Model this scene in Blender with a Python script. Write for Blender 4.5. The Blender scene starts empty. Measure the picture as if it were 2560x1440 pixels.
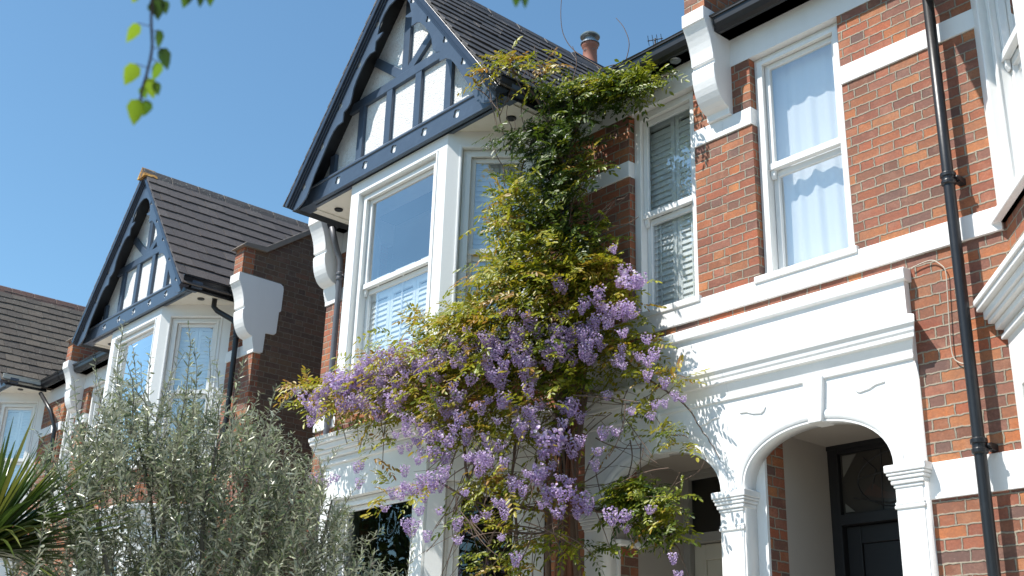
import bpy, bmesh, math, random
import numpy as np
from mathutils import Vector, Matrix
random.seed(7); rng = np.random.default_rng(11)
S = bpy.context.scene; COL = S.collection
R = math.radians

# ------------------------------------------------------------------ camera
F_PX = 2914.24
YAW, PITCH, ROLL = R(49.0256), R(20.8076), R(1.7495)
CAM = np.array([0.0, -6.75, 1.6])
def cam_axes():
    cy, sy, cp, sp = math.cos(YAW), math.sin(YAW), math.cos(PITCH), math.sin(PITCH)
    f = np.array([-sy*cp, cy*cp, sp]); r = np.array([cy, sy, 0.]); up = np.cross(r, f)
    r2 = math.cos(ROLL)*r + math.sin(ROLL)*up; u2 = -math.sin(ROLL)*r + math.cos(ROLL)*up
    return r2, u2, f
AX = cam_axes()
def ray(px, py):
    return AX[0]*(px-1280)/F_PX - AX[1]*(py-720)/F_PX + AX[2]
def at(px, py, Y):                      # measured point of the photograph -> place in the world on the plane y=Y
    d = ray(px, py); t = (Y-CAM[1])/d[1]; return CAM + d*t
def at_d(px, py, dist):
    d = ray(px, py); return CAM + d/np.linalg.norm(d)*dist
cam = bpy.data.cameras.new('camera'); co = bpy.data.objects.new('camera', cam); COL.objects.link(co)
m = Matrix.Identity(4)
for i in range(3):
    m[i][0], m[i][1], m[i][2], m[i][3] = AX[0][i], AX[1][i], -AX[2][i], CAM[i]
co.matrix_world = m
cam.sensor_width = 36; cam.lens = F_PX/2560*36; cam.clip_end = 500; cam.clip_start = .05
cam.dof.use_dof = True; cam.dof.focus_distance = 9.4; cam.dof.aperture_fstop = 5.0
S.camera = co

# ------------------------------------------------------------------ world & sun
SUN_EL, SUN_AZ = R(56), R(25)           # light travels toward +Y turned SUN_AZ toward +X
w = bpy.data.worlds.new('World'); S.world = w; w.use_nodes = True
nt = w.node_tree; bg = nt.nodes['Background']
sky = nt.nodes.new('ShaderNodeTexSky'); sky.sky_type = 'NISHITA'; sky.sun_disc = False
sky.sun_elevation = SUN_EL; sky.sun_rotation = math.pi + SUN_AZ
sky.altitude = 50; sky.air_density = 1.0; sky.dust_density = .25; sky.ozone_density = 4.2
mxs = nt.nodes.new('ShaderNodeMix'); mxs.data_type = 'RGBA'; mxs.blend_type = 'MULTIPLY'; mxs.inputs[0].default_value = 1; mxs.inputs[7].default_value = (.89, 1.06, .985, 1)
nt.links.new(sky.outputs[0], mxs.inputs[6]); nt.links.new(mxs.outputs[2], bg.inputs[0]); bg.inputs[1].default_value = .118
L = bpy.data.lights.new('sun', 'SUN'); L.energy = 4.6; L.angle = R(.55); L.color = (1, .955, .89)
lo = bpy.data.objects.new('sun', L); COL.objects.link(lo)
sd = Vector((math.sin(SUN_AZ)*math.cos(SUN_EL), math.cos(SUN_AZ)*math.cos(SUN_EL), -math.sin(SUN_EL)))
lo.rotation_euler = sd.to_track_quat('-Z', 'Y').to_euler(); lo.location = (-6, -20, 25)
S.view_settings.view_transform = 'Standard'; S.view_settings.look = 'None'
S.view_settings.exposure = .70; S.view_settings.gamma = 1
S.render.engine = 'CYCLES'; S.cycles.max_bounces = 8; S.cycles.transparent_max_bounces = 12

# ------------------------------------------------------------------ materials
class NT:
    def __init__(s, name):
        s.m = bpy.data.materials.new(name); s.m.use_nodes = True; s.t = s.m.node_tree
        s.b = s.t.nodes['Principled BSDF']; s.o = s.t.nodes['Material Output']
    def n(s, typ, ins=None, **kw):
        nd = s.t.nodes.new(typ)
        for k, v in kw.items(): setattr(nd, k, v)
        for k, v in (ins or {}).items(): s.set(nd, k, v)
        return nd
    def set(s, nd, k, v):
        if isinstance(v, bpy.types.NodeSocket): s.t.links.new(v, nd.inputs[k])
        else: nd.inputs[k].default_value = v
    def math(s, op, a, b=0., c=None):
        nd = s.n('ShaderNodeMath', operation=op); s.set(nd, 0, a); s.set(nd, 1, b)
        if c is not None: s.set(nd, 2, c)
        return nd.outputs[0]
    def mix(s, f, a, b, typ='MIX'):
        nd = s.n('ShaderNodeMix', data_type='RGBA', blend_type=typ)
        s.set(nd, 0, f); s.set(nd, 6, a); s.set(nd, 7, b); return nd.outputs[2]
    def ramp(s, f, stops, interp='LINEAR'):
        nd = s.n('ShaderNodeValToRGB'); cr = nd.color_ramp; cr.interpolation = interp
        while len(cr.elements) < len(stops): cr.elements.new(.5)
        for e, (p, c) in zip(cr.elements, stops):
            e.position = p; e.color = (*c, 1) if len(c) == 3 else c
        s.set(nd, 0, f); return nd.outputs[0]
    def noise(s, vec, scale, detail=3, rough=.55):
        nd = s.n('ShaderNodeTexNoise', {'Scale': scale, 'Detail': detail, 'Roughness': rough})
        if vec is not None: s.t.links.new(vec, nd.inputs['Vector'])
        return nd.outputs[0]
    def bump(s, h, dist, strength=1.):
        nd = s.n('ShaderNodeBump', {'Height': h, 'Distance': dist, 'Strength': strength})
        s.t.links.new(nd.outputs[0], s.b.inputs['Normal'])
def C3(c): return (*c, 1)
def obc(k):
    return k.n('ShaderNodeTexCoord').outputs['Object']

def mat_brick(name, pal, mortar, bw=.225, hw=.1125, ch=.075, stain=.35):
    k = NT(name)
    uv = k.n('ShaderNodeTexCoord').outputs['UV']
    wob = k.n('ShaderNodeTexNoise', {'Scale': 26., 'Detail': 4.}); k.t.links.new(uv, wob.inputs['Vector'])
    off = k.n('ShaderNodeVectorMath', operation='SUBTRACT'); k.t.links.new(wob.outputs[1], off.inputs[0]); off.inputs[1].default_value = (.5, .5, .5)
    sc = k.n('ShaderNodeVectorMath', operation='SCALE'); k.t.links.new(off.outputs[0], sc.inputs[0]); sc.inputs[3].default_value = .019
    ad = k.n('ShaderNodeVectorMath', operation='ADD'); k.t.links.new(uv, ad.inputs[0]); k.t.links.new(sc.outputs[0], ad.inputs[1])
    sp = k.n('ShaderNodeSeparateXYZ'); k.t.links.new(ad.outputs[0], sp.inputs[0])
    u, v = sp.outputs[0], sp.outputs[1]
    M = k.math
    P = bw+hw
    row = M('FLOOR', M('DIVIDE', v, ch))
    par = M('FLOORED_MODULO', row, 2.)
    jit = k.n('ShaderNodeTexWhiteNoise', noise_dimensions='1D'); k.set(jit, 'W', row)
    uu = M('ADD', M('ADD', u, M('MULTIPLY', par, P/2)), M('MULTIPLY', jit.outputs[0], .03))
    cell = M('FLOOR', M('DIVIDE', uu, P))
    f = M('SUBTRACT', uu, M('MULTIPLY', cell, P))
    isH = M('GREATER_THAN', f, bw)
    fx = M('SUBTRACT', f, M('MULTIPLY', isH, bw))
    wd = M('SUBTRACT', bw, M('MULTIPLY', isH, bw-hw))
    dx = M('MINIMUM', fx, M('SUBTRACT', wd, fx))
    fy = M('SUBTRACT', v, M('MULTIPLY', row, ch))
    dy = M('MINIMUM', fy, M('SUBTRACT', ch, fy))
    d = M('MINIMUM', dx, dy)
    mr = k.n('ShaderNodeMapRange', {0: d, 1: .0035, 2: .0075, 3: 0., 4: 1.}); mask = mr.outputs[0]
    idv = k.n('ShaderNodeCombineXYZ', {0: M('ADD', cell, M('MULTIPLY', isH, .5)), 1: row, 2: 3.7})
    wn = k.n('ShaderNodeTexWhiteNoise', noise_dimensions='3D'); k.t.links.new(idv.outputs[0], wn.inputs[0])
    wsep = k.n('ShaderNodeSeparateColor'); k.t.links.new(wn.outputs[1], wsep.inputs[0])
    n = len(pal)
    base = k.ramp(wsep.outputs[0], [(i/(n-1), c) for i, c in enumerate(pal)])
    big = k.noise(uv, 3., 4)
    fine = k.noise(uv, 60., 5, .7)
    mid = k.noise(uv, 22., 4, .6)
    c1 = k.mix(k.math('MULTIPLY', k.ramp(mid, [(.35, (0, 0, 0)), (.75, (1, 1, 1))]), .38), base, C3((.16, .075, .055)))
    c1 = k.mix(k.math('MULTIPLY', k.ramp(fine, [(.3, (1, 1, 1)), (.6, (0, 0, 0))]), .35), c1, C3((.08, .04, .03)))
    c1 = k.mix(k.math('MULTIPLY', k.ramp(fine, [(.62, (0, 0, 0)), (.75, (1, 1, 1))]), .4), c1, C3((.5, .3, .22)))
    pale = k.noise(uv, 7.5, 5, .65)
    c1 = k.mix(k.math('MULTIPLY', k.ramp(pale, [(.50, (0, 0, 0)), (.68, (1, 1, 1))]), .22), c1, C3(tuple(x*.6+.4*y for x, y in zip(pal[3], (.62, .48, .42)))))
    mort = k.mix(fine, C3(tuple(x*.7 for x in mortar)), C3(tuple(min(1, x*1.25) for x in mortar)))
    col = k.mix(mask, mort, c1)
    st = k.ramp(big, [(.35, (0, 0, 0)), (.7, (1, 1, 1))])
    col = k.mix(k.math('MULTIPLY', st, stain), col, C3((.13, .085, .07)))
    k.t.links.new(col, k.b.inputs['Base Color']); k.b.inputs['Roughness'].default_value = .85
    h = k.math('ADD', k.math('MULTIPLY', mask, .8), k.math('ADD', k.math('MULTIPLY', fine, .25), k.math('MULTIPLY', k.math('MULTIPLY', wsep.outputs[1], mask), .35)))
    k.bump(h, .009, 1.)
    return k.m

def mat_plain(name, col, rough=.5, var=.08, bump=.0, bscale=40, spec=.5, dirt=0., dirtcol=(.35, .32, .26), coat=0., streak=False):
    k = NT(name); v = obc(k)
    if streak:
        mp = k.n('ShaderNodeMapping'); k.t.links.new(v, mp.inputs[0]); mp.inputs['Scale'].default_value = (1, 1, .12); vs = mp.outputs[0]
    else: vs = v
    n1 = k.noise(v, 3.5, 5)
    c = k.mix(n1, C3(tuple(x*(1-var) for x in col)), C3(tuple(min(1, x*(1+var)) for x in col)))
    if dirt:
        n2 = k.noise(vs, 9., 6, .65)
        c = k.mix(k.math('MULTIPLY', k.ramp(n2, [(.52, (0, 0, 0)), (.78, (1, 1, 1))]), dirt), c, C3(dirtcol))
    k.t.links.new(c, k.b.inputs['Base Color'])
    k.set(k.b, 'Roughness', rough); k.set(k.b, 'Specular IOR Level', spec); k.set(k.b, 'Coat Weight', coat)
    if bump: k.bump(k.noise(v, bscale, 4), bump)
    return k.m

def mat_slate(name, pal, lichen=0., rough=.55):
    k = NT(name); uv = k.n('ShaderNodeTexCoord').outputs['UV']; v = obc(k)
    wn = k.n('ShaderNodeTexWhiteNoise', noise_dimensions='2D'); k.t.links.new(uv, wn.inputs[0])
    base = k.ramp(wn.outputs[0], [(i/(len(pal)-1), c) for i, c in enumerate(pal)])
    n1 = k.noise(v, 6., 6, .65); n2 = k.noise(v, 38., 5, .7)
    c = k.mix(k.math('MULTIPLY', n1, .55), base, C3(tuple(x*.45 for x in pal[0])))
    if lichen:
        f = k.math('MULTIPLY', k.ramp(n2, [(.56, (0, 0, 0)), (.66, (1, 1, 1))]), k.math('MULTIPLY', k.ramp(n1, [(.42, (0, 0, 0)), (.6, (1, 1, 1))]), lichen))
        c = k.mix(f, c, C3((.36, .34, .28)))
    k.t.links.new(c, k.b.inputs['Base Color']); k.set(k.b, 'Roughness', rough)
    k.bump(k.math('ADD', n2, n1), .006)
    return k.m

def mat_leaf(name, stops, back=None, trans=.45, rough=.42):
    k = NT(name); uv = k.n('ShaderNodeTexCoord').outputs['UV']
    sp = k.n('ShaderNodeSeparateXYZ'); k.t.links.new(uv, sp.inputs[0])
    c = k.ramp(sp.outputs[0], stops)
    wn = k.n('ShaderNodeTexWhiteNoise', noise_dimensions='2D'); k.t.links.new(uv, wn.inputs[0])
    c = k.mix(.35, c, k.mix(wn.outputs[0], C3((.02, .02, .005)), C3((.9, .9, .6))), 'SOFT_LIGHT')
    if back:
        g = k.n('ShaderNodeNewGeometry'); c = k.mix(g.outputs['Backfacing'], c, C3(back))
    k.t.links.new(c, k.b.inputs['Base Color']); k.set(k.b, 'Roughness', rough)
    tr = k.n('ShaderNodeBsdfTranslucent'); k.t.links.new(k.mix(.35, c, C3((.9, .85, .1)), 'MULTIPLY') if not back else c, tr.inputs[0])
    mx = k.n('ShaderNodeMixShader', {0: trans}); k.t.links.new(k.b.outputs[0], mx.inputs[1]); k.t.links.new(tr.outputs[0], mx.inputs[2])
    k.t.links.new(mx.outputs[0], k.o.inputs[0]); return k.m

def mat_glass(name, tint=(.93, .96, .97), refl=1.):
    k = NT(name); k.t.nodes.remove(k.b)
    tr = k.n('ShaderNodeBsdfTransparent', {0: C3(tint)})
    gl = k.n('ShaderNodeBsdfGlossy', {'Roughness': .0}); gl.inputs[0].default_value = (1, 1, 1, 1)
    v = k.n('ShaderNodeTexCoord').outputs['Object']
    bp = k.n('ShaderNodeBump', {'Height': k.noise(v, 2.2, 1), 'Distance': .006, 'Strength': 1.}); k.t.links.new(bp.outputs[0], gl.inputs['Normal'])
    g = k.n('ShaderNodeNewGeometry'); dt = k.n('ShaderNodeVectorMath', operation='DOT_PRODUCT'); k.t.links.new(g.outputs['Incoming'], dt.inputs[0]); k.t.links.new(g.outputs['Normal'], dt.inputs[1])
    cs = k.math('SUBTRACT', 1., k.math('ABSOLUTE', dt.outputs['Value']))
    f = k.math('MINIMUM', k.math('MULTIPLY', k.math('ADD', .045, k.math('MULTIPLY', k.math('POWER', cs, 5.), .95)), 2.*refl), 1.)
    mx = k.n('ShaderNodeMixShader', {0: f}); k.t.links.new(tr.outputs[0], mx.inputs[1]); k.t.links.new(gl.outputs[0], mx.inputs[2])
    k.t.links.new(mx.outputs[0], k.o.inputs[0]); return k.m

RED = [(.12, .058, .045), (.50, .155, .048), (.30, .085, .045), (.56, .21, .07), (.20, .08, .058), (.46, .12, .045), (.35, .13, .08), (.14, .08, .068), (.52, .165, .05)]
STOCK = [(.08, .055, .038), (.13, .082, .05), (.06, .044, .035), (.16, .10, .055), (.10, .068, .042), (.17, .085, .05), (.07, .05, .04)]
MAT = {}
def mats():
    M = MAT
    M['brick'] = mat_brick('red_brick', RED, (.34, .30, .23), stain=.34)
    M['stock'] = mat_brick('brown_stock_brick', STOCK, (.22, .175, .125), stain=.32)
    M['white'] = mat_plain('white_masonry_paint', (.80, .80, .795), .55, .02, .0015, 30, dirt=.16, dirtcol=(.55, .53, .48), streak=True)
    M['joinery'] = mat_plain('white_gloss_paint', (.79, .79, .77), .35, .02, .0006, 25, dirt=.12, dirtcol=(.5, .48, .42), streak=True)
    M['sash'] = mat_plain('white_window_paint', (.80, .80, .79), .3, .01)
    M['cream'] = mat_plain('cream_soffit_paint', (.74, .71, .63), .5, .04, .0006, 18, dirt=.35, dirtcol=(.45, .40, .30))
    M['navy'] = mat_plain('navy_gloss_paint', (.058, .082, .12), .3, .12, .0012, 22, dirt=.2, dirtcol=(.16, .2, .26))
    M['navyshade'] = mat_plain('shaded_navy_gloss_paint', (.026, .036, .058), .3, .12, .001, 22, dirt=.15, dirtcol=(.10, .12, .16))  # same navy paint, darkened to put the verge's underside shade into the colour
    M['black'] = mat_plain('black_gloss_paint', (.009, .0095, .012), .38, .2, .0008, 20, dirt=.15, dirtcol=(.06, .06, .065))
    M['greypipe'] = mat_plain('grey_plastic', (.10, .105, .12), .45, .08)
    M['lead'] = mat_plain('pale_grey_metal', (.42, .45, .44), .45, .1, dirt=.4, dirtcol=(.2, .2, .18))
    M['cover'] = mat_plain('coping_stone', (.20, .17, .145), .8, .2, .003, 30, dirt=.5, dirtcol=(.32, .29, .23))
    k = NT('pebbledash'); v = obc(k)
    vo = k.n('ShaderNodeTexVoronoi', {'Scale': 75.}); k.t.links.new(v, vo.inputs['Vector'])
    nz = k.noise(v, 45., 5, .7)
    c = k.mix(k.ramp(nz, [(.34, (0, 0, 0)), (.44, (1, 1, 1))]), C3((.60, .59, .56)), C3((.80, .80, .79)))
    k.t.links.new(c, k.b.inputs['Base Color']); k.set(k.b, 'Roughness', .9)
    k.bump(k.math('ADD', k.math('MULTIPLY', nz, 1.5), vo.outputs['Distance']), .009); M['dash'] = k.m
    M['slate'] = mat_slate('grey_slate', [(.045, .04, .038), (.085, .072, .065), (.06, .052, .048), (.105, .088, .078)], .35)
    M['slate2'] = mat_slate('weathered_slate', [(.085, .07, .062), (.125, .102, .09), (.10, .083, .075), (.15, .125, .11)], .5)
    M['tile'] = mat_slate('brown_clay_tile', [(.07, .058, .048), (.12, .10, .078), (.06, .05, .044), (.16, .13, .10), (.09, .072, .058)], .9, .8)
    M['ridge'] = mat_slate('dark_ridge_tile', [(.055, .047, .043), (.08, .065, .055)], .5)
    M['lichenridge'] = mat_slate('lichened_ridge_tile', [(.07, .058, .05), (.12, .10, .085)], 1.6)
    M['redridge'] = mat_slate('red_ridge_tile', [(.12, .065, .048), (.19, .095, .065)], .7)
    k = NT('lichen_ridge'); v = obc(k); n1 = k.noise(v, 7., 5, .7)
    k.t.links.new(k.ramp(n1, [(.4, (.07, .05, .035)), (.52, (.42, .20, .03)), (.62, (.55, .42, .14)), (.7, (.2, .16, .1))]), k.b.inputs[0]); k.set(k.b, 'Roughness', .9); M['lichen'] = k.m
    M['terracotta'] = mat_plain('terracotta', (.34, .13, .085), .7, .15, .001, 20, dirt=.2, dirtcol=(.2, .1, .08))
    M['steel'] = mat_plain('dull_steel', (.32, .34, .35), .35, .1); M['steel'].node_tree.nodes['Principled BSDF'].inputs['Metallic'].default_value = .8
    M['glass'] = mat_glass('window_glass', (.95, .98, .99), 3.0)
    M['darkglass'] = mat_glass('dark_window_glass', (.30, .33, .33), 1.1)
    M['shutter'] = mat_plain('white_shutter_paint', (.86, .88, .87), .4, .01)
    M['room'] = mat_plain('room_plaster', (.42, .41, .40), .9, .05)
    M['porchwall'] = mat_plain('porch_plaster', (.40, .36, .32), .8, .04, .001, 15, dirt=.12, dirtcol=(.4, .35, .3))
    M['doorblack'] = mat_plain('black_door_paint', (.009, .009, .011), .6, .1)
    M['doorgrey'] = mat_plain('grey_door_paint', (.30, .29, .27), .5, .05)
    M['doorcream'] = mat_plain('cream_door_paint', (.52, .50, .43), .5, .04)
    M['stainedglass'] = mat_plain('leaded_obscured_glass', (.04, .036, .032), .2, .3)
    M['palepane'] = mat_plain('pale_glass_piece', (.16, .155, .14), .2, .1)
    M['brownpane'] = mat_plain('brown_glass_piece', (.055, .035, .03), .2, .1)
    M['leadcame'] = mat_plain('lead_strip', (.02, .02, .022), .5, .1)
    M['cable'] = mat_plain('beige_cable', (.50, .44, .36), .5, .08)
    M['wire'] = mat_plain('dark_wire', (.05, .05, .055), .5, .08)
    M['bark'] = mat_plain('wisteria_bark', (.13, .085, .062), .85, .3, .004, 60, dirt=.5, dirtcol=(.21, .15, .115))
    M['redbark'] = mat_plain('reddish_bark', (.20, .085, .05), .85, .25, .004, 60, dirt=.4, dirtcol=(.1, .05, .035))
    M['twig'] = mat_plain('grey_brown_twig', (.17, .135, .10), .8, .3)
    M['darktwig'] = mat_plain('dark_twig', (.05, .032, .035), .7, .3)
    M['greytwig'] = mat_plain('olive_twig', (.14, .125, .10), .85, .3)
    M['wleaf'] = mat_leaf('wisteria_leaf', [(0., (.030, .060, .012)), (.3, (.075, .12, .018)), (.5, (.20, .24, .022)), (.72, (.36, .35, .03)), (.88, (.36, .25, .035)), (1., (.33, .17, .05))], None, .42)
    M['oleaf'] = mat_leaf('olive_leaf', [(0., (.052, .07, .028)), (.5, (.145, .17, .078)), (1., (.28, .31, .17))], (.45, .47, .36), .15, .33)
    M['bleaf'] = mat_leaf('birch_leaf', [(0., (.03, .07, .02)), (.5, (.10, .20, .02)), (1., (.26, .38, .03))], None, .55, .3)
    M['pleaf'] = mat_leaf('sword_leaf', [(0., (.022, .05, .012)), (.6, (.06, .105, .022)), (1., (.22, .23, .06))], None, .3, .28)
    M['tleaf'] = mat_leaf('street_tree_leaf', [(0., (.03, .06, .015)), (1., (.10, .15, .03))], None, .3)
    k = NT('wisteria_petal'); uv = k.n('ShaderNodeTexCoord').outputs['UV']; sp = k.n('ShaderNodeSeparateXYZ'); k.t.links.new(uv, sp.inputs[0])
    c = k.ramp(sp.outputs[0], [(0., (.38, .26, .52)), (.35, (.56, .42, .68)), (.7, (.76, .63, .80)), (1., (.92, .87, .90))])
    oi = k.n('ShaderNodeObjectInfo')
    c = k.mix(k.math('MULTIPLY', oi.outputs['Random'], .35), c, C3((.42, .26, .52)))
    k.t.links.new(c, k.b.inputs[0]); k.set(k.b, 'Roughness', .6)
    tr = k.n('ShaderNodeBsdfTranslucent'); k.t.links.new(c, tr.inputs[0]); mx = k.n('ShaderNodeMixShader', {0: .3})
    k.t.links.new(k.b.outputs[0], mx.inputs[1]); k.t.links.new(tr.outputs[0], mx.inputs[2]); k.t.links.new(mx.outputs[0], k.o.inputs[0]); M['petal'] = k.m
    k = NT('net_curtain_fabric'); v = obc(k); k.set(k.b, 'Base Color', (.90, .91, .92, 1)); k.set(k.b, 'Roughness', .9)
    k.bump(k.noise(v, 150., 2), .0008)
    tr = k.n('ShaderNodeBsdfTranslucent', {0: (.8, .82, .85, 1)}); mx = k.n('ShaderNodeMixShader', {0: .12})
    k.t.links.new(k.b.outputs[0], mx.inputs[1]); k.t.links.new(tr.outputs[0], mx.inputs[2])
    k.t.links.new(mx.outputs[0], k.o.inputs[0]); M['net'] = k.m
    M['asphalt'] = mat_plain('asphalt', (.055, .055, .057), .9, .15, .004, 90)
    M['paving'] = mat_plain('paving', (.28, .26, .23), .85, .12, .003, 30)
    M['bouncegravel'] = mat_plain('light_bounce_gravel', (.40, .37, .31), .95, .25, .01, 60)  # unseen ground, made pale to bounce light under soffits and porch
    M['soil'] = mat_plain('garden_soil', (.10, .08, .055), .95, .3, .02, 12)
mats()

# ------------------------------------------------------------------ mesh helpers
class MB:
    def __init__(s): s.v = []; s.f = []; s.uv = None
    def add(s, vs, fs):
        o = len(s.v); s.v += [tuple(map(float, p)) for p in vs]; s.f += [tuple(i+o for i in f) for f in fs]
    def box(s, a, b, X=None):
        x0, y0, z0 = a; x1, y1, z1 = b
        vs = [(x0, y0, z0), (x1, y0, z0), (x1, y1, z0), (x0, y1, z0), (x0, y0, z1), (x1, y0, z1), (x1, y1, z1), (x0, y1, z1)]
        if X: vs = [X(*p) for p in vs]
        s.add(vs, [(0, 3, 2, 1), (4, 5, 6, 7), (0, 1, 5, 4), (1, 2, 6, 5), (2, 3, 7, 6), (3, 0, 4, 7)])
    def prism(s, poly, ax, h0, h1, X=None):
        """poly: 2d outline; ax: axis index extruded between h0,h1; the other two axes in order"""
        n = len(poly); vs = []
        for h in (h0, h1):
            for (p, q) in poly:
                c = [p, q]; c.insert(ax, h); vs.append(tuple(c))
        if X: vs = [X(*p) for p in vs]
        s.add(vs, [tuple(range(n-1, -1, -1)), tuple(range(n, 2*n))] + [(i, (i+1) % n, n+(i+1) % n, n+i) for i in range(n)])
    def tube(s, pts, r, n=8, cap=True):
        pts = [Vector(p) for p in pts]; k = len(pts)
        rr = r if hasattr(r, '__len__') else [r]*k
        rings = []; prev = None
        for i, p in enumerate(pts):
            t = (pts[min(i+1, k-1)]-pts[max(i-1, 0)])
            t = t.normalized() if t.length > 1e-9 else Vector((0, 0, 1))
            if prev is None:
                a = Vector((0, 0, 1)) if abs(t.z) < .9 else Vector((1, 0, 0)); u = t.cross(a).normalized()
            else:
                u = (prev - t*prev.dot(t)); u = u.normalized() if u.length > 1e-9 else prev
            prev = u; v = t.cross(u)
            rings.append([p + (u*math.cos(2*math.pi*j/n)+v*math.sin(2*math.pi*j/n))*rr[i] for j in range(n)])
        vs = [q for ring in rings for q in ring]
        fs = [(i*n+j, i*n+(j+1) % n, (i+1)*n+(j+1) % n, (i+1)*n+j) for i in range(k-1) for j in range(n)]
        if cap: fs += [tuple(range(n-1, -1, -1)), tuple(range((k-1)*n, k*n))]
        s.add(vs, fs)
    def lathe(s, c, prof, n=24):
        vs = []
        for (r, z) in prof:
            for j in range(n): a = 2*math.pi*j/n; vs.append((c[0]+r*math.cos(a), c[1]+r*math.sin(a), c[2]+z))
        k = len(prof)
        s.add(vs, [(i*n+j, i*n+(j+1) % n, (i+1)*n+(j+1) % n, (i+1)*n+j) for i in range(k-1) for j in range(n)] + [tuple(range(n-1, -1, -1)), tuple(range((k-1)*n, k*n))])

def link(o, parent=None):
    COL.objects.link(o)
    if parent: o.parent = parent
    return o
def wloc(p):
    l = Vector((0, 0, 0))
    while p: l += p.location; p = p.parent
    return l
def pieces(mb, tol=.004):
    """group the faces of a builder into pieces that touch each other"""
    par = list(range(len(mb.v)))
    def fd(a):
        while par[a] != a: par[a] = par[par[a]]; a = par[a]
        return a
    for f in mb.f:
        r0 = fd(f[0])
        for i in f[1:]: par[fd(i)] = r0
    isl = {}
    for k, f in enumerate(mb.f): isl.setdefault(fd(f[0]), []).append(k)
    G = []
    for fs in isl.values():
        P = np.array([mb.v[i] for k in fs for i in mb.f[k]]); G.append([fs, P.min(0)-tol, P.max(0)+tol])
    if len(G) > 400: return [mb]
    ch = True
    while ch:
        ch = False; i = 0
        while i < len(G):
            j = i+1
            while j < len(G):
                if (G[i][1] <= G[j][2]).all() and (G[j][1] <= G[i][2]).all():
                    G[i][0] = G[i][0]+G[j][0]; G[i][1] = np.minimum(G[i][1], G[j][1]); G[i][2] = np.maximum(G[i][2], G[j][2]); del G[j]; ch = True
                else: j += 1
            i += 1
    if len(G) == 1 or len(G) > 14: return [mb]
    out = []
    for fs, _, _ in G:
        m2 = MB(); idx = {}
        for k in fs:
            for i in mb.f[k]:
                if i not in idx: idx[i] = len(m2.v); m2.v.append(mb.v[i])
            m2.f.append(tuple(idx[i] for i in mb.f[k]))
        out.append(m2)
    return out
def obj(name, mb, mat, parent=None, bevel=0, smooth=False, uvbox=False, randuv=None, fixn=True, split=True):
    if split and not randuv:
        pc = pieces(mb)
        if len(pc) > 1:
            for q in pc: o = obj(name, q, mat, parent, bevel, smooth, uvbox, None, fixn, False)
            return o
    me = bpy.data.meshes.new(name); off = wloc(parent)
    me.from_pydata([(x-off.x, y-off.y, z-off.z) for x, y, z in mb.v], [], mb.f); me.update()
    if fixn:
        bm = bmesh.new(); bm.from_mesh(me); bmesh.ops.recalc_face_normals(bm, faces=bm.faces); bm.to_mesh(me); bm.free()
    me.materials.append(MAT[mat])
    if uvbox:
        uvl = me.uv_layers.new(name='UVMap')
        for p in me.polygons:
            n = p.normal; t = Vector((-n.y, n.x, 0))
            if t.length < .3: t = Vector((1, 0, 0)); b = Vector((0, 1, 0))
            else:
                t.normalize(); b = Vector((0, 0, 1))
                if t.x < -.01 or (abs(t.x) <= .01 and t.y < 0): t = -t
            for li in p.loop_indices:
                c = me.vertices[me.loops[li].vertex_index].co + off
                uvl.data[li].uv = (c.dot(t)+40, c.dot(b)+.075*20)
    if randuv:                        # every block of `randuv` faces shares one random uv
        uvl = me.uv_layers.new(name='UVMap'); a = np.zeros((len(me.loops), 2), dtype='f4')
        for p in me.polygons:
            g = p.index//randuv; rr = ((g*.61803) % 1, (g*.7548+.1) % 1)
            for li in p.loop_indices: a[li] = rr
        uvl.data.foreach_set('uv', a.ravel())
    if smooth: me.shade_smooth()
    o = bpy.data.objects.new(name, me); link(o, parent)
    if bevel:
        b = o.modifiers.new('bevel', 'BEVEL'); b.width = bevel; b.segments = 2; b.limit_method = 'ANGLE'; b.angle_limit = R(40)
    return o
def np_mesh(name, V, Fq, mat, parent=None, uv=None, smooth=False):
    """V (n,3) world coordinates; Fq (m,4) quads; uv (n,2) per vertex"""
    me = bpy.data.meshes.new(name); off = wloc(parent)
    V = np.asarray(V, dtype='f4') - np.array(off, dtype='f4'); Fq = np.asarray(Fq, dtype='i4')
    me.vertices.add(len(V)); me.vertices.foreach_set('co', V.ravel())
    me.loops.add(Fq.size); me.loops.foreach_set('vertex_index', Fq.ravel())
    me.polygons.add(len(Fq)); me.polygons.foreach_set('loop_start', np.arange(0, Fq.size, 4, dtype='i4'))
    me.update(calc_edges=True); me.validate()
    if uv is not None:
        l = me.uv_layers.new(name='UVMap'); l.data.foreach_set('uv', np.asarray(uv, dtype='f4')[Fq.ravel()].ravel())
    me.materials.append(MAT[mat])
    if smooth: me.shade_smooth()
    return link(bpy.data.objects.new(name, me), parent)
def thing(name, label, cat, loc=(0, 0, 0), group=None):
    o = bpy.data.objects.new(name, None); o.empty_display_size = .3; o.location = loc; COL.objects.link(o)
    o['label'] = label; o['category'] = cat
    if group: o['group'] = group
    return o
def tag(o, label, cat, group=None):
    o['label'] = label; o['category'] = cat
    if group: o['group'] = group
    return o

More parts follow.
